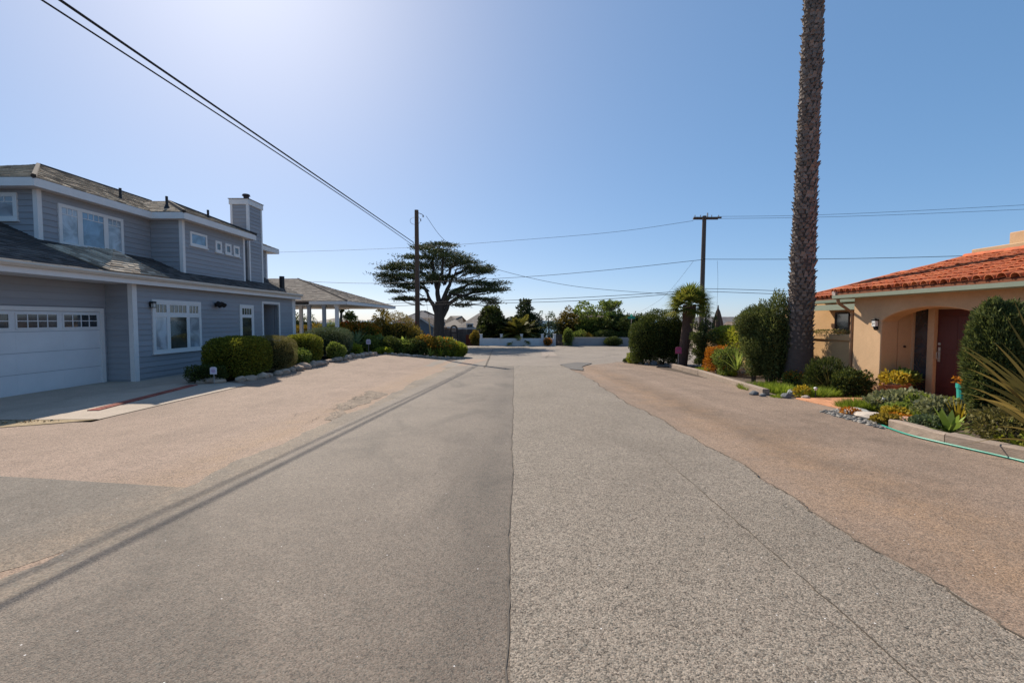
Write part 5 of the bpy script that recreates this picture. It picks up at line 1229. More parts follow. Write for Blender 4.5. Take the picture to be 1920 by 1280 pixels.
for i in range(26):
    t = i / 25; x = -8.0 + t * 4.4; y = 28.0 + 3.2 * t - 0.3 * math.sin(3 * t); s_ = rr.uniform(0.10, 0.17)
    rock(x, y, s_, s_, s_ * 0.7, rockm, 'tan stone in the row edging the corner bed', 'stones edging the corner bed', 200 + i)

# ------------------------------------------------------------------ Monterey cypress
CYp = 50.0; Zx = lambda zx, zy, Y=CYp: atY(680 + zx / 4.57, 380 + zy / 4.57, Y)
b0 = atY(823, 640, CYp); b0.z = gz(b0.x, CYp)
cy = thing('cypress_tree', b0, 'big spreading flat-topped cypress with massive grey trunk beyond the corner bed', 'tree')
mb = MB(); rr = random.Random(3)
limb(mb, [b0 - Vector((0, 0, 0.4)), Zx(652, 1100), Zx(655, 960), Zx(660, 850)], 0.66, 0.50, 12, 0.03, 1)
mb.tube([b0 - Vector((0, 0, 0.3)), b0 + Vector((0, 0, 0.5)), b0 + Vector((0, 0, 1.4))], [0.85, 0.74, 0.66], 12)
lims = [[(640, 960), (610, 880), (560, 800), (520, 700), (400, 640)], [(660, 870), (640, 740), (610, 640), (600, 500), (620, 400)], [(670, 870), (730, 740), (790, 620), (810, 560)],
        [(680, 980), (730, 870), (830, 800), (1000, 760), (1150, 740)], [(675, 900), (760, 770), (900, 700), (1060, 640)], [(575, 825), (500, 832), (380, 830), (300, 825)],
        [(640, 760), (680, 600), (690, 480), (650, 370)], [(600, 690), (500, 600), (420, 560), (260, 560)], [(560, 760), (470, 700), (330, 690)], [(770, 780), (860, 800), (980, 820), (1090, 840)], [(800, 610), (900, 560), (1020, 560)], [(700, 700), (760, 560), (860, 480)]]
for i, l in enumerate(lims):
    dy = rr.uniform(-2.5, 2.5); limb(mb, [Zx(a, b, CYp + dy * j / (len(l) - 1)) for j, (a, b) in enumerate(l)], 0.30 if i < 5 else 0.2, 0.05, 7, 0.05, i)
pads = [(640,360,60,18),(740,370,40,15),(560,390,60,25),(660,420,110,35),(500,400,50,20),(420,470,70,25),(560,480,110,35),(720,470,110,35),(850,470,60,20),(240,560,70,30),(330,540,80,35),(450,550,90,35),(600,550,100,35),(760,530,110,30),(880,520,100,30),(1000,560,90,35),(1070,590,60,25),(200,620,70,30),(300,640,90,35),(400,630,70,30),(560,640,80,40),(640,660,70,40),(720,650,60,25),(920,590,80,25),(230,680,70,20),(330,710,80,20),(420,740,60,15),(280,765,40,10),(330,825,50,12),(420,825,50,10),(880,680,90,30),(1000,700,90,25),(1120,700,80,25),(1180,740,40,20),(1080,750,80,25),(950,750,90,25),(830,760,60,20),(860,830,60,15),(960,830,80,18),(1070,830,60,18),(1120,860,40,12),(830,880,40,10),(500,700,50,20)]
Ps, Ds, Ts = [], [], []; rng = rs(9)
tw = MB()
for (a, b, hw, hh) in pads:
    for rep in range(3):
        half = 5.0 * max(0.25, 1 - abs(a - 660) / 640); Y = CYp + rng.uniform(-half, half) if rep else CYp + rng.uniform(-1.5, 1.5)
        c = Zx(a + rng.normal() * 14, b + rng.normal() * 5, Y); sc = Y / FPX / 4.57; n = int(190 * (0.5 + hw * hh / 3000))
        # a pad is a fan of many upturned tufts
        nt_ = max(4, int(hw * hh / 170)); tc = rng.normal(size=(nt_, 3)) * np.array([hw * sc * 0.62, hw * sc * 0.6, hh * sc * 0.46])
        for q in tc:
            m_ = max(10, n // nt_ + 6); o_ = rng.normal(size=(m_, 3)) * np.array([0.30, 0.30, 0.06]); Ps.append(np.array(c) + q + o_)
            Ds.append(o_ * [1.5, 1.5, 0.4] + rng.normal(size=(m_, 3)) * 0.25 + [0, 0, 0.30]); Ts.append(0.42 + 0.1 * rng.normal() + 0.2 * rng.normal(size=m_))
        e = c; s_ = Zx(660 + (a - 660) * 0.55, min(880, b + 60), CYp + (Y - CYp) * 0.5); limb(tw, [s_, s_.lerp(e, 0.6) - Vector((0, 0, 0.12)), e], 0.06, 0.015, 4, 0.05, int(a))
mb.build('trunk', barkg, cy); tw.build('branches', barkg, cy, kind='stuff')
P, D, tn = np.concatenate(Ps), np.concatenate(Ds), np.concatenate(Ts)
leaves('crown', P, D, 0.23 * rng.uniform(0.6, 1.6, len(P)), 0.26, L_cyp, cy, rng, tn)

# ------------------------------------------------------------------ trees over the cross street
def cl(px, py, Y, rx, rz, ry=None):
    p = atY(px, py, Y); s = Y / FPX; return (p.x, p.y, p.z, rx * s, (ry or rx) * s, rz * s)
def far_tree(label, trunk, clumps, mat, r0=0.18, name='tree', cat='tree', **kw):
    P = [atY(*q) for q in trunk]; P[0].z = gz(P[0].x, P[0].y) - 0.2; root = P[0].copy(); root.z += 0.2
    return clump_tree(label, name, cat, root, clumps, mat, P, r0, **kw)
rr = random.Random(12)
def spray(px0, px1, py0, py1, n, Y, rx, rz, seed, fn=None, dY=2.0):
    r = random.Random(seed); out = []
    while len(out) < n:
        a, b = r.uniform(px0, px1), r.uniform(py0, py1)
        if fn and not fn((a - px0) / (px1 - px0), (b - py0) / (py1 - py0)): continue
        out.append(cl(a, b, Y + r.uniform(-dY, dY), rx * r.uniform(0.6, 1.3), rz * r.uniform(0.6, 1.3)))
    return out
dome = lambda u, v: (u - 0.5) ** 2 * 4 + (1 - v) ** 2 < 1.05
far_tree('dark round shrubby tree behind left end of the white wall', [(922, 640, 55), (922, 610, 55)], spray(898, 946, 575, 634, 34, 55, 7, 6, 1, dome), L_dark, 0.2, leaf=0.26, per=234, seed=101, up=0.4)
feather_palm('short bushy feather palm behind the middle of white wall', bx(974, 53.5), 53.5, gz(0, 53.5), gz(0, 53.5) + 1.0, 0.4, 60, 3.4, LEAF('leaf_farpalm', (0.060, 0.066, 0.019), (0.156, 0.150, 0.036), (0.408, 0.336, 0.072), 0.4), 102, droop=0.35, ll=0.75, lw=0.16, emin=-0.1, nl=24)
far_tree('tall dark conifer behind the bushy feather palm', [(985, 640, 58), (985, 600, 58), (987, 566, 58)], spray(960, 1010, 562, 632, 46, 58, 6, 5, 2, lambda u, v: abs(u - 0.5) < 0.12 + 0.38 * v), L_cyp, 0.22, leaf=0.3, per=247, seed=103, up=0.6)
far_tree('thin open tree with sky showing through, by the gate', [(1030, 645, 56), (1029, 620, 56), (1028, 592, 56)], spray(1012, 1048, 586, 632, 24, 56, 4, 4, 3), L_grey, 0.1, leaf=0.2, per=182, seed=104)
far_tree('wind-swept brownish tree, leftmost of the far clump', [(1075, 645, 57), (1072, 620, 57), (1070, 590, 57)], spray(1046, 1090, 576, 628, 40, 57, 5, 4, 4, dome), L_oliv, 0.16, leaf=0.22, per=195, seed=105, tone=0.3)
far_tree('flat-topped wind-swept tree in middle of the far clump', [(1110, 645, 57), (1112, 615, 57), (1120, 585, 57)], spray(1080, 1165, 568, 596, 46, 57, 7, 4, 5, None, 3) + spray(1085, 1130, 596, 620, 18, 57, 6, 5, 6), L_mid, 0.2, leaf=0.24, per=221, seed=106, tone=0.32)
far_tree('small round-headed tree rising above the far clump', [(1143, 645, 56), (1142, 610, 56), (1144, 582, 56)], spray(1132, 1158, 566, 584, 18, 56, 5, 4, 7, None, 1), L_mid, 0.12, leaf=0.22, per=221, seed=107)
far_tree('dark broad tree at right of the far clump by sign', [(1168, 645, 54), (1168, 620, 54), (1168, 600, 54)], spray(1128, 1196, 588, 632, 50, 54, 8, 6, 8, dome), L_dark, 0.2, leaf=0.26, per=234, seed=108, tone=0.55)
far_tree('dark tree half hidden by tall hedge at far corner', [(1205, 645, 56), (1205, 610, 56)], spray(1188, 1230, 592, 640, 26, 56, 8, 7, 9), L_dark, 0.2, leaf=0.26, per=208, seed=109)
GS = 'shrubs across the street'
bush('dense dark evergreen bush filling left end behind the white wall', bx(921, 55.5), 55.5, 1.5, 1.2, 4.3, L_cyp, 9000, 0.24, 112, p=2.2, lump=0.16, up=0.8, aspect=0.3, core=0.7, group=GS)
bush('dark evergreen bush behind white wall under the feather palm', bx(955, 55.5), 55.5, 1.3, 1.0, 2.9, L_cyp, 6000, 0.24, 113, p=2.2, lump=0.2, up=0.8, aspect=0.3, core=0.7, group=GS)
bush('dark evergreen skirt of shrubs below the tall conifer', bx(990, 57), 57, 1.7, 1.2, 3.6, L_cyp, 8000, 0.24, 114, p=2.1, lump=0.2, up=0.8, aspect=0.3, core=0.7, group=GS)
bush('sparse grey-green bush between conifer and garden gate', bx(1030, 57), 57, 1.4, 0.8, 2.5, L_grey, 3000, 0.2, 115, lump=0.3, core=0, group=GS)
bush('brown-green bushy growth at left foot of the far clump', bx(1066, 57.5), 57.5, 1.6, 1.1, 3.5, L_oliv, 7000, 0.2, 116, lump=0.3, core=0.55, group=GS, tone=0.25)
bush('mid green bushy growth in middle of the far clump', bx(1106, 56), 56, 1.9, 1.2, 3.2, L_mid, 8000, 0.2, 117, lump=0.3, core=0.6, group=GS, tone=0.35)
bush('dark bushy growth in right half of the far clump', bx(1150, 55), 55, 2.1, 1.2, 3.3, L_dark, 9000, 0.2, 118, lump=0.28, core=0.65, group=GS, tone=0.5)
bush('dark bushy growth behind the street sign blades', bx(1186, 54), 54, 1.5, 1.1, 3.2, L_dark, 7000, 0.2, 119, lump=0.28, core=0.65, group=GS, tone=0.5)
bush('orange flowering bush before the right end of white wall', bx(1027, 50.4), 50.4, 0.45, 0.3, 0.85, L_oran, 1200, 0.1, 110, group='shrubs across the street')
bush('vine covered shrub hugging the gatepost', bx(1064, 50.6), 50.2, 0.55, 0.4, 1.9, L_mid, 3200, 0.11, 111, lump=0.25, group='shrubs across the street', tone=0.5)
for i, (px, Y, rx, h, mt, lab) in enumerate(((1085, 52, 1.0, 1.5, L_mid, 'loose green shrub above the low grey wall, left'), (1100, 52.2, 0.8, 1.3, L_oliv, 'brown-olive shrub above the low grey wall'), (1135, 52, 1.2, 1.7, L_dark, 'dark shrub above the middle of low grey wall'), (1168, 52, 1.1, 1.5, L_dark, 'dark shrub above the low grey wall near sign'), (1150, 50.0, 0.9, 0.9, L_dark, 'dark shrub in front of the low grey wall'),
    (890, 51.8, 0.5, 1.5, L_oliv, 'thin brownish shrub beside the rust red panel'), (838, 49.4, 1.0, 0.5, L_dark, 'low dark plants at foot of the cypress'), (803, 52.5, 1.4, 0.8, L_dark, 'low dark hedge left of the cypress trunk'))):
    bush(lab, bx(px, Y), Y, rx, 0.6, h, mt, 2600, 0.12, 120 + i, lump=0.2, group='shrubs across the street', core=0.7, stems=3)
# trees left, beyond the veranda and bed
far_tree('pale olive round tree behind the corner bed', [(710, 640, 60), (710, 610, 60)], spray(690, 732, 578, 622, 36, 60, 6, 5, 21, dome), L_oliv, 0.2, leaf=0.24, per=208, seed=131, tone=0.25, group='trees behind the blue house')
far_tree('small wispy tree with tufted head beyond the veranda', [(640, 630, 70), (639, 600, 70), (640, 580, 70)], [cl(640, 573, 70, 8, 3), cl(634, 577, 70, 5, 2.5), cl(647, 578, 70, 5, 2), cl(640, 582, 70, 4, 3)], L_dark, 0.3, leaf=0.3, per=416, seed=132, group='trees behind the blue house')
far_tree('small dark round tree right of the wispy tree', [(656, 630, 68), (656, 600, 68)], [cl(656, 588, 68, 7, 4), cl(652, 594, 68, 8, 5), cl(660, 596, 68, 9, 5)], L_dark, 0.2, leaf=0.3, per=364, seed=133, group='trees behind the blue house')
for i, (px, Y, rx, h, mt, lab) in enumerate(((560, 44, 2.2, 3.4, L_dark, 'tall dark shrub behind the veranda railing'), (575, 40, 1.5, 2.4, L_oliv, 'orange-brown shrub seen between veranda posts'), (590, 46, 2.2, 2.2, L_grey, 'grey-green shrub mass seen past the second veranda post'), (612, 48, 2.6, 2.5, L_mid, 'green shrub mass seen past the third veranda post'), (634, 44, 1.9, 1.9, L_grey, 'grey-green shrub right of the last veranda post'), (672, 56, 2.6, 2.6, L_grey, 'hazy green shrub behind the red flowering shrub'), (690, 50, 1.8, 2.0, L_mid, 'green shrub between olive tree and orange-tipped bush'))):
    bush(lab, bx(px, Y), Y, rx, 1.4, h, mt, 5200, 0.14, 140 + i, lump=0.2, core=0.7, group='shrubs behind the blue house', stems=3, flowers=(L_oran, 120, 0.12, -0.2) if i == 1 else None)

# ------------------------------------------------------------------ right side: tall hedges, palms and bed
GR = 'tall dark hedge shrubs at the right corner'
bush('tall dark hedge shrub nearest the street sign, ragged top', bx(1207, 25.6), 25.6, 0.80, 0.9, 2.55, L_dark, 12000, 0.085, 151, p=2.6, lump=0.16, up=0.8, core=0.75, group=GR, aspect=0.4)
bush('tallest dark hedge shrub in the middle of right corner row', bx(1243, 25.3), 25.3, 1.0, 0.95, 2.95, L_dark, 15000, 0.085, 152, p=2.6, lump=0.16, up=0.8, core=0.75, group=GR, aspect=0.4)
bush('dark hedge shrub left of the fan palm trunk', bx(1272, 24.9), 25.2, 0.75, 0.8, 2.65, L_dark, 10000, 0.085, 153, p=2.6, lump=0.18, up=0.8, core=0.75, group=GR, aspect=0.4)
bush('small yellow-green bush at foot of the street sign', bx(1190, 26.4), 26.3, 0.42, 0.4, 0.62, L_lime, 2600, 0.07, 154, lump=0.2)
bush('dark low plant among white stones by the street sign', bx(1176, 27.0), 26.9, 0.25, 0.2, 0.25, L_dark, 700, 0.06, 155)
for i, (px, py, s_) in enumerate(((1172, 676, 0.12), (1181, 678, 0.11), (1196, 678, 0.17), (1203, 682, 0.14), (1213, 684, 0.12), (1227, 684, 0.20), (1238, 682, 0.17), (1262, 682, 0.18), (1250, 684, 0.11))):
    p = G(px, py); rock(p.x, p.y + 0.1, s_ * 1.2, s_, s_ * 0.75, rockg if i not in (0, 1, 2) else M('white_rock', (0.55, 0.5, 0.45), 0.9), 'pale stone in the row under the tall dark hedge', 'stones under the tall dark hedge', 300 + i)
# fan palm
fx, fy = bx(1284, 23.6), 23.6; fzb = gz(fx, fy); fzc = atY(1289, 572, fy).z
fp = thing('fan_palm', (fx, fy, fzb), 'fan palm with shaggy brown trunk and round crown before slender pole', 'palm tree')
MB().tube([(fx - 0.12, fy, fzb - 0.2), (fx, fy, fzb + 1.2), (fx + 0.16, fy, fzb + 2.2), (fx + 0.22, fy, fzc)], [0.24, 0.25, 0.29, 0.34], 14).build('trunk', M('palm_fibre', (0.095, 0.060, 0.045), 0.95, 0.3, 8, 0.9, 30, stretch=(3, 3, 1)), fp)
rng = rs(160); parts, tn = [], []; pet = []
for i in range(54):
    a = i * 2.39996; e = -0.35 + 1.75 * (i + 0.5) / 54; L = 0.72 * rng.uniform(0.85, 1.1)
    d = np.array([math.cos(a) * math.cos(e), math.sin(a) * math.cos(e), math.sin(e)]); b = np.array([fx + 0.22, fy, fzc - 0.05]); tip = b + d * L; tip[2] -= 0.06
    s = np.array([-math.sin(a), math.cos(a), 0]); u = np.cross(d, s)
    n = 20; th = np.linspace(-1.9, 1.9, n); D = np.cos(th)[:, None] * d + np.sin(th)[:, None] * s + 0.18 * np.abs(np.sin(th))[:, None] * u * (-1)
    V, Q = blade_geo(np.repeat(tip[None], n, 0), D, 0.80 * (0.75 + 0.25 * np.cos(th)) * rng.uniform(0.9, 1.08, n), 0.085, 0.22, 3, 'taper', np.cross(D, u[None])); parts.append((V, Q)); tn.append(np.clip(0.42 + 0.22 * rng.normal() + 0.1 * rng.normal(size=len(Q)), 0, 1))
    V, Q = blade_geo(b[None], d[None], L, 0.04, 0.06, 3, 'x', s[None]); parts.append((V, Q)); tn.append(np.full(len(Q), 0.3))
V, Q = merge(parts); np_mesh('crown', V, Q, LEAF('leaf_fan', (0.072, 0.090, 0.019), (0.144, 0.174, 0.036), (0.384, 0.336, 0.060), 0.4), fp, np.concatenate(tn), 'stuff')
# twisted juniper
P0 = Vector((bx(1318, 21.8), 21.8, 0)); P0.z = gz(P0.x, 21.8)
jc = spray(1304, 1336, 625, 684, 22, 21.8, 9, 9, 31, None, 0.5) + [cl(a, b, 21.8 + c, rx, rz) for (a, b, rx, rz, c) in ((1326, 578, 3, 8, 0), (1325, 592, 5, 8, 0), (1322, 606, 8, 8, 0), (1318, 618, 10, 8, 0), (1332, 612, 6, 6, 0.2), (1340, 600, 3, 6, 0.3), (1308, 615, 6, 7, 0.2), (1303, 604, 3, 6, 0), (1299, 612, 3, 5, 0))]
clump_tree('twisted dark juniper with pointed leader right of fan palm', 'juniper', 'tree', P0, jc, L_juni, [P0 - Vector((0, 0, 0.15)), atY(1320, 650, 21.8), atY(1324, 600, 21.8)], 0.1, leaf=0.12, per=1700, seed=161, up=0.7, aspect=0.3, group=None)
# vine on the garden wall
bush('yellow-green creeper draped over far end of the garden wall', 9.93, 20.6, 0.30, 2.3, 0.95, L_lime, 8000, 0.075, 162, p=3.5, lump=0.16, aspect=0.7, base=0.42, core=0.5, name='creeper', cat='vine', stems=0, tone=0.68)
bush('thin creeper hanging on wall cap beside the tall palm', 9.95, 14.4, 0.18, 0.9, 0.16, L_gold, 700, 0.05, 163, p=3, lump=0.2, base=1.18, core=0, name='creeper', cat='vine', stems=0)
bush('orange-brown bush before the garden wall near the juniper', bx(1348, 19.6), 19.6, 0.52, 0.45, 1.1, L_oran, 4600, 0.065, 164, lump=0.22, core=0.55, tone=0.28, tvar=0.3)
bush('tangled green shrub right of the orange-brown bush', bx(1366, 18.4), 18.4, 0.5, 0.5, 1.15, L_mid, 3600, 0.075, 165, lump=0.3, core=0.4, tone=0.4)
rosette('tall pale spiky yucca before the garden wall', bx(1384, 17.6), 17.6, 26, 1.0, 0.06, L_agave, 166, 0.2, 1.0, lift=0.2, elev0=0.5, name='yucca_plant')
# large shrub next to palm : dense, two heads
bush('large dense dark shrub with pale tips left of tall palm, lower part', bx(1440, 15.6), 15.5, 0.76, 0.7, 2.1, L_juni, 22000, 0.085, 167, p=2.3, lump=0.2, up=0.9, core=0.72, aspect=0.28, tone=0.5)
bush('taller twin head of the dense shrub against tall palm trunk', bx(1452, 15.3), 15.2, 0.62, 0.6, 2.85, L_juni, 16000, 0.085, 168, p=2.3, lump=0.2, up=0.9, core=0.70, aspect=0.28, tone=0.55)
bush('left upper head of the dense shrub, just beside its twin', bx(1415, 15.8), 15.8, 0.55, 0.5, 2.6, L_juni, 12000, 0.085, 169, p=2.2, lump=0.22, up=0.9, core=0.65, aspect=0.28, tone=0.5, z0=1.0)

# ------------------------------------------------------------------ tall palm trunk with leaf bases
px_, py_ = bx(1499, 14.7), 14.7; pzb = gz(px_, py_); PH = 19.5
tpalm = thing('palm_tree', (px_, py_, pzb), 'very tall palm whose scaly trunk runs out of the picture', 'palm tree')
tb = M('palm_trunk', (0.105, 0.078, 0.064), 0.95, 0.25, 6, 0.8, 24, stretch=(1, 1, 3)); boot = M('palm_boot', (0.205, 0.165, 0.140), 0.9, 0.3, 9, 0.4, 40, rand=0.3)
def prad(h): return 0.44 - 0.12 * sm(h / 2.4) - 0.062 * sm((h - 2) / 6) - 0.035 * sm((h - 7) / 6)
hs = frange(-0.3, PH, 0.4); MB().tube([(px_ + 0.012 * h, py_, pzb + h) for h in hs], [prad(max(0, h)) for h in hs], 20).build('trunk', tb, tpalm, smooth=True)
def boot_mesh(w0, h, out, seed):
    r = random.Random(seed); w1 = w0 * r.uniform(0.35, 0.6)
    vs = [(0, -w0, -0.02), (0, w0, -0.02), (0.035, -w0 * 0.9, 0), (0.035, w0 * 0.9, 0), (out * 0.55, -w0 * 0.8, h * 0.45), (out * 0.55, w0 * 0.8, h * 0.5), (out, -w1, h * r.uniform(0.8, 1.1)), (out, w1, h * r.uniform(0.7, 1.1)), (out * 0.7, 0, h * 0.9), (0, -w0 * 0.6, h * 0.55), (0, w0 * 0.6, h * 0.55)]
    fs = [(0, 1, 3, 2), (2, 3, 5, 4), (4, 5, 7, 6), (6, 7, 8), (0, 2, 4, 9), (1, 10, 5, 3), (4, 6, 8, 9), (5, 10, 8, 7), (9, 8, 10)]
    me = bpy.data.meshes.new('leaf_base'); me.from_pydata(vs, [], fs); me.materials.append(boot); return me, vs, fs
BM = [boot_mesh(0.070, 0.13, 0.085, k) for k in range(7)]
J = MB(); cnt = 0; rr = random.Random(4); nring = 0; cands = []
h = 1.15
while h < PH - 0.3:
    r0 = prad(h); m = 13; a0 = nring * 0.241 + rr.uniform(-0.05, 0.05)
    for j in range(m):
        a = a0 + 2 * math.pi * j / m + rr.gauss(0, 0.05); fade = sm((h - 0.9) / 1.8)
        cands.append((h + rr.gauss(0, 0.02), a, r0, (0.55 + 0.45 * fade) * rr.uniform(0.75, 1.25)))
    h += 0.118; nring += 1
for (h, a, r0, s_) in cands:
    k = rr.randrange(7); x, y, z = px_ + 0.012 * h + (r0 - 0.012) * math.cos(a), py_ + (r0 - 0.012) * math.sin(a), pzb + h
    vis = (math.cos(a) * -px_ + math.sin(a) * -py_) > 0.15 * math.hypot(px_, py_) and h < 13.8
    rot = Euler((rr.gauss(0, 0.12), rr.gauss(0, 0.12), a)); sc = Vector((s_, s_ * rr.uniform(0.85, 1.1), s_ * rr.uniform(0.8, 1.2)))
    if vis and cnt < 298 and 1.5 < h < 13.8 and rr.random() < 0.55:
        o = bpy.data.objects.new('leaf_base', BM[k][0]); COL.objects.link(o); o.parent = tpalm; o.location = Vector((x, y, z)) - org(tpalm); o.rotation_euler = rot; o.scale = sc; cnt += 1
    else:
        mt = Matrix.Translation((x, y, z)) @ rot.to_matrix().to_4x4() @ Matrix.Diagonal((*sc, 1)); J.add([mt @ Vector(v) for v in BM[k][1]], BM[k][2])
J.build('leaf_base_field', boot, tpalm, kind='stuff')
rng = rs(170); parts, tn = [], []
for i in range(44):
    V, Q = pinnate((px_ + 0.2, py_, pzb + PH), i * 2.39996, -0.5 + 1.9 * (i + .5) / 44, 3.6, 0.5, rng, 40, 0.6, 0.045); parts.append((V, Q)); tn.append(np.clip(0.45 + 0.15 * rng.normal(size=len(Q)), 0, 1))
V, Q = merge(parts); np_mesh('crown', V, Q, L_mid, tpalm, np.concatenate(tn), 'stuff')
# ------------------------------------------------------------------ right beds: timbers, rocks, small plants
tim = M('timber_weathered', (0.30, 0.235, 0.185), 0.9, 0.25, 5, 0.5, 22, rand=0.12, stretch=(4, 0.6, 4), var2=0.2)
def timber(label, a, b, w_=0.17, h=0.17, seed=0, seg=6):
    a, b = Vector(a), Vector(b); d = b - a; n = Vector((-d.y, d.x, 0)).normalized(); r = random.Random(seed)
    t = thing('edging_timber', (a.x, a.y, gz(a.x, a.y)), label, 'timber', 'timbers edging the right beds'); V, F = [], []
    for i in range(seg + 1):
        p = a + d * i / seg; z = gz(p.x, p.y); j = [r.uniform(-0.008, 0.008) for _ in range(8)]
        V += [(p.x + n.x * w_ / 2 + j[0], p.y + n.y * w_ / 2, z - 0.05), (p.x - n.x * w_ / 2 + j[1], p.y - n.y * w_ / 2, z - 0.05), (p.x - n.x * w_ / 2 + j[2], p.y - n.y * w_ / 2, z + h - 0.02 + j[3]), (p.x - n.x * (w_ / 2 - 0.02) + j[2], p.y - n.y * (w_ / 2 - 0.02), z + h + j[4]), (p.x + n.x * (w_ / 2 - 0.02) + j[5], p.y + n.y * (w_ / 2 - 0.02), z + h + j[6]), (p.x + n.x * w_ / 2 + j[5], p.y + n.y * w_ / 2, z + h - 0.02 + j[7])]
    for i in range(seg):
        for k in range(6): F.append((i * 6 + k, i * 6 + (k + 1) % 6, i * 6 + 6 + (k + 1) % 6, i * 6 + 6 + k))
    F += [tuple(range(5, -1, -1)), tuple(range(seg * 6, seg * 6 + 6))]
    MB().add(V, F).build('beam', tim, t); mb = MB()
    for k in range(4):     # drying splits along the faces
        q = r.uniform(0.05, 0.7); p0, p1 = a + d * q, a + d * (q + r.uniform(0.1, 0.25)); o_ = n * r.uniform(-0.05, 0.05)
        for p, s_ in ((p0, 1), (p1, -1)): pass
        mb.tube([p0 + o_ + Vector((0, 0, gz(p0.x, p0.y) + h + 0.001)), p1 + o_ + Vector((0, 0, gz(p1.x, p1.y) + h + 0.001))], 0.005, 4)
    mb.build('split', m_crack, t)
ga, gb, gc = G(1258, 687), G(1312, 701), G(1436, 741)
timber('weathered timber at far end of right bed, below the fan palm', ga, gb, seed=1); timber('longer weathered timber before the dense shrub by tall palm', gb + (gc - gb) * 0.01, gc, seed=2)
SHF = Vector((0.125, 0.03, 0)); na, nb, nc = G(1664, 803) + SHF, G(1768, 834) + SHF, G(1935, 873) + SHF
timber('split grey timber behind the green hose, left piece', na, nb, 0.16, 0.15, 3); timber('split grey timber behind the green hose, right piece', nb + (nc - nb) * 0.01, nc + (nc - nb) * 0.8, 0.17, 0.17, 4)
for k, (px, py) in enumerate(((1838, 846), (1850, 850))):
    p = G(px, py); o = MB().tube([(p.x - 0.02, p.y, gz(p.x, p.y)), (p.x - 0.01, p.y, gz(p.x, p.y) + 0.11)], 0.012, 6).tube([(p.x - 0.01, p.y, gz(p.x, p.y) + 0.09), (p.x - 0.01, p.y, gz(p.x, p.y) + 0.12)], 0.02, 6).build('timber_spike', black)
    tag(o, ('left' if k == 0 else 'right') + ' of two dark iron spikes pinning the hose side timber', 'spike', 'iron spikes at the timber')
# garden hose
hz = [G(*p) for p in ((1652, 783), (1647, 793), (1656, 800), (1700, 816), (1760, 831), (1830, 847), (1920, 868), (2050, 905))]
hp = []
for i in range(len(hz) - 1):
    p0, p1, p2, p3 = hz[max(0, i - 1)], hz[i], hz[i + 1], hz[min(len(hz) - 1, i + 2)]
    for k in range(8):
        t = k / 8; q = 0.5 * ((2 * p1) + (p2 - p0) * t + (2 * p0 - 5 * p1 + 4 * p2 - p3) * t * t + (3 * p1 - p0 - 3 * p2 + p3) * t ** 3); q.z = gz(q.x, q.y) + 0.022; hp.append(q)
ho = MB().tube(hp, 0.0145, 8).build('garden_hose', M('hose_green', (0.012, 0.26, 0.185), 0.35, 0.08, 3, spec=0.5), smooth=True); tag(ho, 'turquoise green garden hose lying along the right bed edge', 'hose')
# stones and pebbles
GRK = 'loose rocks in the right beds'
for i, (px, py, s_, c, lab) in enumerate(((1388, 697, 0.20, (0.55, 0.48, 0.42), 'white craggy rock behind the longer timber'), (1398, 701, 0.15, (0.42, 0.34, 0.27), 'tan rock next to the white craggy rock'), (1414, 741, 0.10, (0.13, 0.135, 0.14), 'dark wet-looking stone at end of longer timber'), (1430, 744, 0.08, (0.20, 0.20, 0.20), 'small grey stone at end of longer timber'),
     (1474, 747, 0.13, (0.16, 0.165, 0.17), 'round dark blue-grey stone left of orange path'), (1486, 741, 0.12, (0.30, 0.31, 0.30), 'pale grey stone beside round dark stone'), (1607, 774, 0.17, (0.36, 0.36, 0.34), 'flat pale grey rock before the round grass tuft'), (1645, 786, 0.22, (0.50, 0.43, 0.36), 'flat pale slab rock near hose end'), (1708, 801, 0.155, (0.62, 0.36, 0.24), 'pinkish rounded rock behind the hose side timber'), (1512, 749, 0.09, (0.4, 0.33, 0.27), 'little tan stone by the orange path edge'))):
    p = G(px, py); m_ = M('rockc%d' % i, c, 0.9, 0.25, 9, 0.6, 30)
    o = rock(p.x + 0.05, p.y + 0.1, s_ * (1.5 if i in (6, 7) else 1.1), s_, s_ * (0.35 if i in (6, 7) else 0.8), m_, lab, GRK, 400 + i); o.rotation_euler = (0, 0, 0.3 * i)
rng = rs(180); n = 900; pxs = rng.uniform(1535, 1655, n); V, F = [], []; mb = MB()
PEB = [me for me in ROCKS]
ico = bmesh.new(); bmesh.ops.create_icosphere(ico, subdivisions=1, radius=1.0); iv = np.array([v.co[:] for v in ico.verts]); if_ = np.array([[v.index for v in f.verts] for f in ico.faces]); ico.free()
Vs, Fs, Tn, k = [], [], [], 0
a, b, c_, d_ = G(1535, 772), G(1660, 806), G(1670, 780), G(1590, 766)
for i in range(n):
    u, v = rng.uniform(), rng.uniform(); q = (a * (1 - u) + b * u) * (1 - v) + (d_ * (1 - u) + c_ * u) * v; s_ = rng.uniform(0.018, 0.045)
    Vs.append(iv * np.array([s_ * rng.uniform(0.8, 1.5), s_ * rng.uniform(0.8, 1.5), s_ * 0.6]) + np.array([q.x, q.y, gz(q.x, q.y) + s_ * 0.25])); Fs.append(if_ + k); k += len(iv); Tn += [rng.uniform()] * len(if_)
pb = np_mesh('pebbles', np.concatenate(Vs), np.concatenate(Fs), LEAF('pebble_stone', (0.06, 0.062, 0.065), (0.17, 0.165, 0.155), (0.42, 0.38, 0.33), 0.0, 0.7), None, Tn, 'stuff', smooth=True)
tag(pb, 'grey pebble strip between path and hose', 'pebbles')
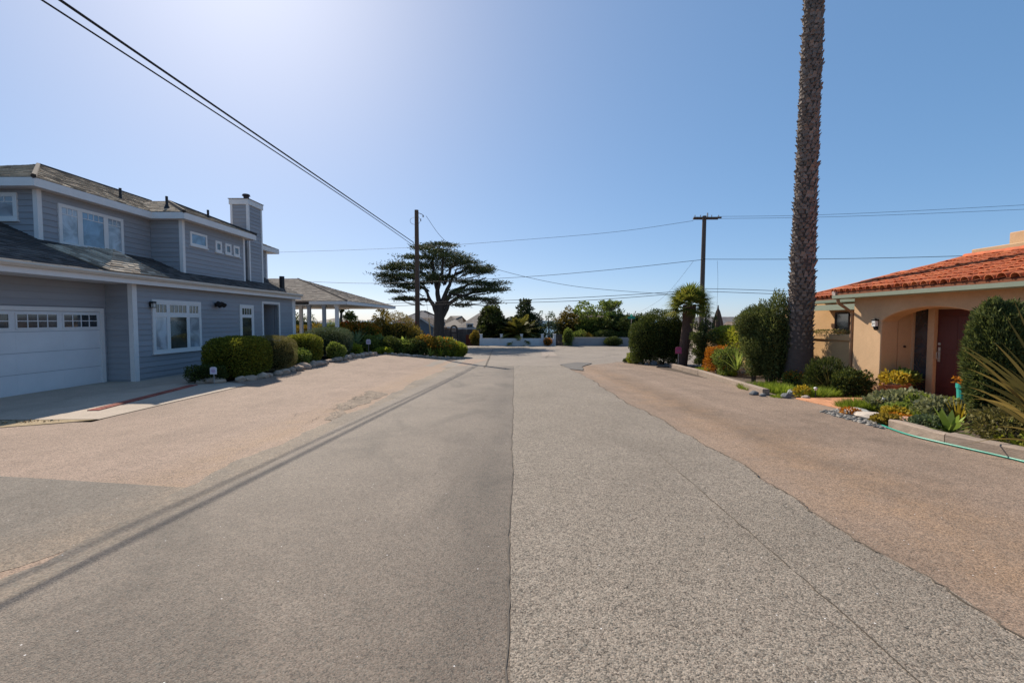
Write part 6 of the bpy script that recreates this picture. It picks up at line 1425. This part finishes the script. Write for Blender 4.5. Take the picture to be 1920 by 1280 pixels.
# planted bed soil edge helper plants
for i, (px, py, rx, ry, h, n, lab) in enumerate(((1318, 694, 0.3, 0.5, 0.20, 700, 'low bright grass behind the far timber'), (1366, 702, 0.3, 0.45, 0.25, 700, 'low grass tuft behind the longer timber'), (1425, 730, 0.55, 0.7, 0.26, 1300, 'bright lawn-like grass patch left under dense shrub'), (1458, 733, 0.5, 0.6, 0.28, 1200, 'bright lawn-like grass patch right under dense shrub'), (1528, 744, 0.34, 0.34, 0.30, 900, 'round grass tuft beside the orange path, far side'), (1552, 742, 0.3, 0.3, 0.27, 700, 'smaller round grass tuft right of far side tuft'), (1606, 766, 0.34, 0.30, 0.26, 1100, 'round grass tuft on near side of orange path, left'), (1634, 768, 0.32, 0.30, 0.25, 1000, 'round grass tuft on near side of orange path, right'), (1722, 789, 0.30, 0.28, 0.26, 1000, 'fine grass tuft behind the pinkish rounded rock'), (1462, 745, 0.18, 0.18, 0.13, 300, 'tiny green tuft by the round dark stone'))):
    p = G(px, py); grass(lab, p.x, p.y + 0.05, rx * 1.1, ry * 1.1, h * 1.45, L_grass, int(n * 1.3), 190 + i, 0.013)
p = G(1492, 722); bush('orange flowering shrub at foot of tall palm', p.x, p.y + 0.1, 0.32, 0.28, 0.42, L_mid, 1400, 0.06, 201, lump=0.25, core=0.5, flowers=(L_oran, 260, 0.05, 0.0))
p = G(1505, 744); bush('yellow-orange small plant among stones left of path', p.x, p.y, 0.2, 0.16, 0.26, L_yel, 420, 0.06, 202, lump=0.3, core=0, tone=0.4, stems=3)
p = G(1592, 778); bush('tiny orange plant by the flat pale rock', p.x, p.y, 0.15, 0.12, 0.14, L_oran, 240, 0.05, 203, lump=0.3, core=0, stems=3)
p = G(1560, 733); bush('dark strappy shrub against garden wall by the house corner', bx(1548, 12.6), 12.55, 0.55, 0.35, 0.85, L_dark, 3600, 0.10, 204, lump=0.25, aspect=0.2, up=1.2, core=0.5)
rosette('dark spiky grass-like plant before the garden wall', bx(1560, 12.2), 12.2, 60, 0.9, 0.035, L_flax, 205, 0.3, 0.9, name='flax_plant', elev0=0.35)
bush('dark shrub before the stucco house corner', bx(1597, 11.9), 11.85, 0.45, 0.35, 0.62, L_dark, 3200, 0.07, 206, lump=0.25, core=0.55)
# pots on the step
pot_m = M('pot_terracotta', (0.38, 0.17, 0.095), 0.8, 0.2, 6, 0.2, 40, var2=0.15)
def pot(label, x, y, zb, r, h, mat, plant, pl, n, leaf, seed, flare=0.72):
    t = thing('flower_pot', (x, y, zb), label, 'flower pot', 'flower pots by the entry')
    MB().tube([(x, y, zb), (x, y, zb + h * 0.35), (x, y, zb + h * 0.86)], [r * flare * 0.85, r * flare, r], 16).tube([(x, y, zb + h * 0.86), (x, y, zb + h)], [r * 1.10, r * 1.10], 16).build('pot_body', mat, t, smooth=False)
    MB().tube([(x, y, zb + h), (x, y, zb + h + 0.004)], r * 0.98, 14).build('potting_soil', soil, t)
    rng = rs(seed); P, d, f = shell_pts(rng, n, (x, y, zb + h + r * 0.55), (r * 1.35, r * 1.35, r * 0.85), 2, 0.7, 0.2); P[:, 2] = np.maximum(P[:, 2], zb + h * 0.9)
    leaves('foliage', P, d + rng.normal(size=d.shape) * 0.5 + [0, 0, 0.4], leaf * rng.uniform(0.6, 1.3, len(P)), 0.5, plant, t, rng, 0.5 + 0.25 * rng.normal(size=len(P)))
pot('wide terracotta bowl of yellow-green plants at arch pier', 9.62, 11.55, FL, 0.22, 0.26, pot_m, L_yel, 0, 420, 0.09, 210, 0.6)
pot('terracotta pot of leafy green plant right of the bowl', 10.02, 11.72, FL, 0.20, 0.28, pot_m, L_mid, 0, 420, 0.12, 211)
pot('small pot of yellow flowers left of the arch pier', 9.42, 12.42, FL, 0.13, 0.24, pot_m, L_yel, 0, 260, 0.06, 212)
q = atY(1808, 745, 8.9); pot('tall turquoise pot beside the columnar juniper', q.x, 8.9, gz(q.x, 8.9) + 0.0, 0.12, 0.62, M('pot_teal', (0.03, 0.33, 0.27), 0.35, 0.1), L_oran, 0, 120, 0.06, 213, 0.85)
# terracotta low step before the porch
o = MB().box(8.55, 9.04, 8.3, 9.5, gz(9, 9) - 0.1, FL - 0.06).build('entry_step', terra, bevel=0.01); tag(o, 'low terracotta step before the arched entry', 'step')
# succulent bed in front of the step
for i, (px, py, rx, h, mt, lf, lab) in enumerate(((1668, 770, 0.34, 0.30, L_pale, 0.075, 'pale variegated succulent mound, leftmost before the entry step'), (1700, 773, 0.36, 0.34, L_pale, 0.08, 'pale variegated succulent mound before the entry step'), (1732, 778, 0.30, 0.30, L_mid, 0.075, 'green succulent mound below the entry step'), (1758, 790, 0.30, 0.32, L_pale, 0.07, 'pale silvery succulent right of the fine grass tuft'), (1676, 790, 0.16, 0.18, L_yel, 0.07, 'small yellow succulent near hose end'), (1690, 795, 0.15, 0.12, L_oran, 0.05, 'rusty small succulent near hose end'), (1740, 806, 0.24, 0.18, L_grey, 0.045, 'grey-green low cushion behind hose side timber'), (1664, 796, 0.2, 0.13, L_oliv, 0.05, 'brownish cushion by the hose end'), (1690, 782, 0.26, 0.2, L_mid, 0.06, 'dark green cushion among pale succulents'), (1775, 782, 0.2, 0.3, L_mid, 0.07, 'green succulent left of yellow strappy plant'))):
    p = G(px, py); bush(lab, p.x, p.y, rx * 1.05, rx * 0.85, h * 1.2, mt, 900, lf * 1.2, 220 + i, lump=0.3, aspect=0.65, core=0.4, up=1.0, tone=0.6, name='succulent', cat='plant', stems=2, group='succulents before the entry')
p = G(1700, 768); grass('thin dry flower stalks rising over the succulents', p.x, p.y, 0.6, 0.2, 0.55, L_gold, 26, 231, 0.008, name='dry_stalks', group=None)
p = G(1787, 815); rosette('green broad-leaved agave beside the hose side timber', p.x, p.y + 0.06, 18, 0.50, 0.11, L_agave, 232, 0.35, 0.95, single=True, prof='lens')
p = G(1797, 797); rosette('yellow upright strappy plant before columnar juniper', p.x, p.y, 22, 0.48, 0.05, L_yel, 233, 0.15, 1.0, single=True, elev0=0.8, name='strappy_plant')
# columnar juniper
p = G(1857, 812); cjx, cjy = p.x + 0.36, p.y + 0.28
bush('dark columnar clipped juniper in front of the arched entry', cjx, cjy, 0.34, 0.34, 2.08, L_juni, 26000, 0.085, 240, p=2.8, shell=0.35, lump=0.13, up=1.1, core=0.74, aspect=0.22, name='columnar_juniper', cat='juniper', tone=0.45)
bush('yellow-green shrub behind the columnar juniper', cjx + 1.25, cjy + 0.55, 0.5, 0.5, 1.25, L_lime, 2600, 0.08, 241, lump=0.25, core=0.5, tone=0.4)
# flax at the right edge: every big blade is a leaf of its own
rng = rs(250); fxx, fyy = 7.15, 5.75; fz = gz(fxx, fyy)
fl = thing('flax_plant', (fxx, fyy, fz), 'large bronze flax with long arching sword leaves at right edge', 'plant')
tgt = [((1812, 690), 0.3), ((1840, 735), 0.36), ((1850, 668), 0.25), ((1835, 690), 0.28), ((1875, 640), 0.2), ((1890, 690), 0.25), ((1800, 645), 0.25), ((1795, 652), 0.3), ((1808, 668), 0.3), ((1805, 655), 0.2), ((1880, 585), 0.12), ((1862, 640), 0.22), ((1808, 708), 0.32), ((1815, 725), 0.35), ((1812, 738), 0.38), ((1830, 716), 0.3), ((1900, 560), 0.1), ((1935, 520), 0.1), ((1990, 480), 0.1), ((1800, 838), 0.45), ((1822, 748), 0.35), ((1845, 762), 0.4), ((2040, 470), 0.1), ((2120, 520), 0.15), ((1960, 540), 0.1), ((1860, 800), 0.4)]
for i, ((px, py), dr_) in enumerate(tgt):
    b = np.array([fxx + rng.normal() * 0.07, fyy + rng.normal() * 0.07, fz]); e = np.array(atY(px, py, fyy + rng.uniform(-0.35, 0.45))); v = e - b; L = np.linalg.norm(v); dn = v.copy(); dn[2] += dr_ * 1.25 * L; L2 = np.linalg.norm(dn)
    V, Q = blade_geo(b[None], dn[None], L2, 0.046 * rng.uniform(0.8, 1.25), dr_ * 1.25 * L / L2, 14, 'x', np.cross(dn, [0.78, 0.62, 0.0])[None] + rng.normal(size=(1, 3)) * 0.25)
    np_mesh('leaf', V, Q, L_flax, fl, np.clip(np.full(len(Q), 0.45 + 0.3 * rng.normal()), 0, 1))
p = G(1870, 835); rosette('lime bromeliad-like rosette under the flax', p.x + 0.1, p.y + 0.1, 14, 0.42, 0.075, L_lime, 251, 0.3, 0.8, single=True, prof='lens')
p = G(1905, 852); rosette('small lime rosette at right edge behind timber', p.x + 0.1, p.y + 0.1, 14, 0.36, 0.07, L_lime, 252, 0.3, 0.9, single=True, prof='lens')
bush('pale dry undergrowth below the flax at right edge', 7.0, 6.35, 0.45, 0.4, 0.55, L_gold, 1600, 0.07, 253, lump=0.3, core=0.3, tone=0.3)
# solar path lights
for i, (px, py) in enumerate(((1529, 748), (1571, 741), (1655, 772))):
    p = G(px, py); t = thing('path_light', p, ('small solar path light, left of the orange path', 'small solar path light by the house corner shrub', 'small solar path light at succulent bed edge')[i], 'path light', 'solar path lights')
    MB().tube([(p.x, p.y, p.z - 0.05), (p.x, p.y, p.z + 0.22)], 0.01, 6).build('stake', black, t); MB().tube([(p.x, p.y, p.z + 0.22), (p.x, p.y, p.z + 0.27)], [0.03, 0.035], 10).build('lens', M('path_lens', (0.6, 0.6, 0.58), 0.2), t); MB().tube([(p.x, p.y, p.z + 0.271), (p.x, p.y, p.z + 0.30)], [0.055, 0.02], 10).build('cap', M('path_cap', (0.55, 0.54, 0.52), 0.4, metal=0.5), t)
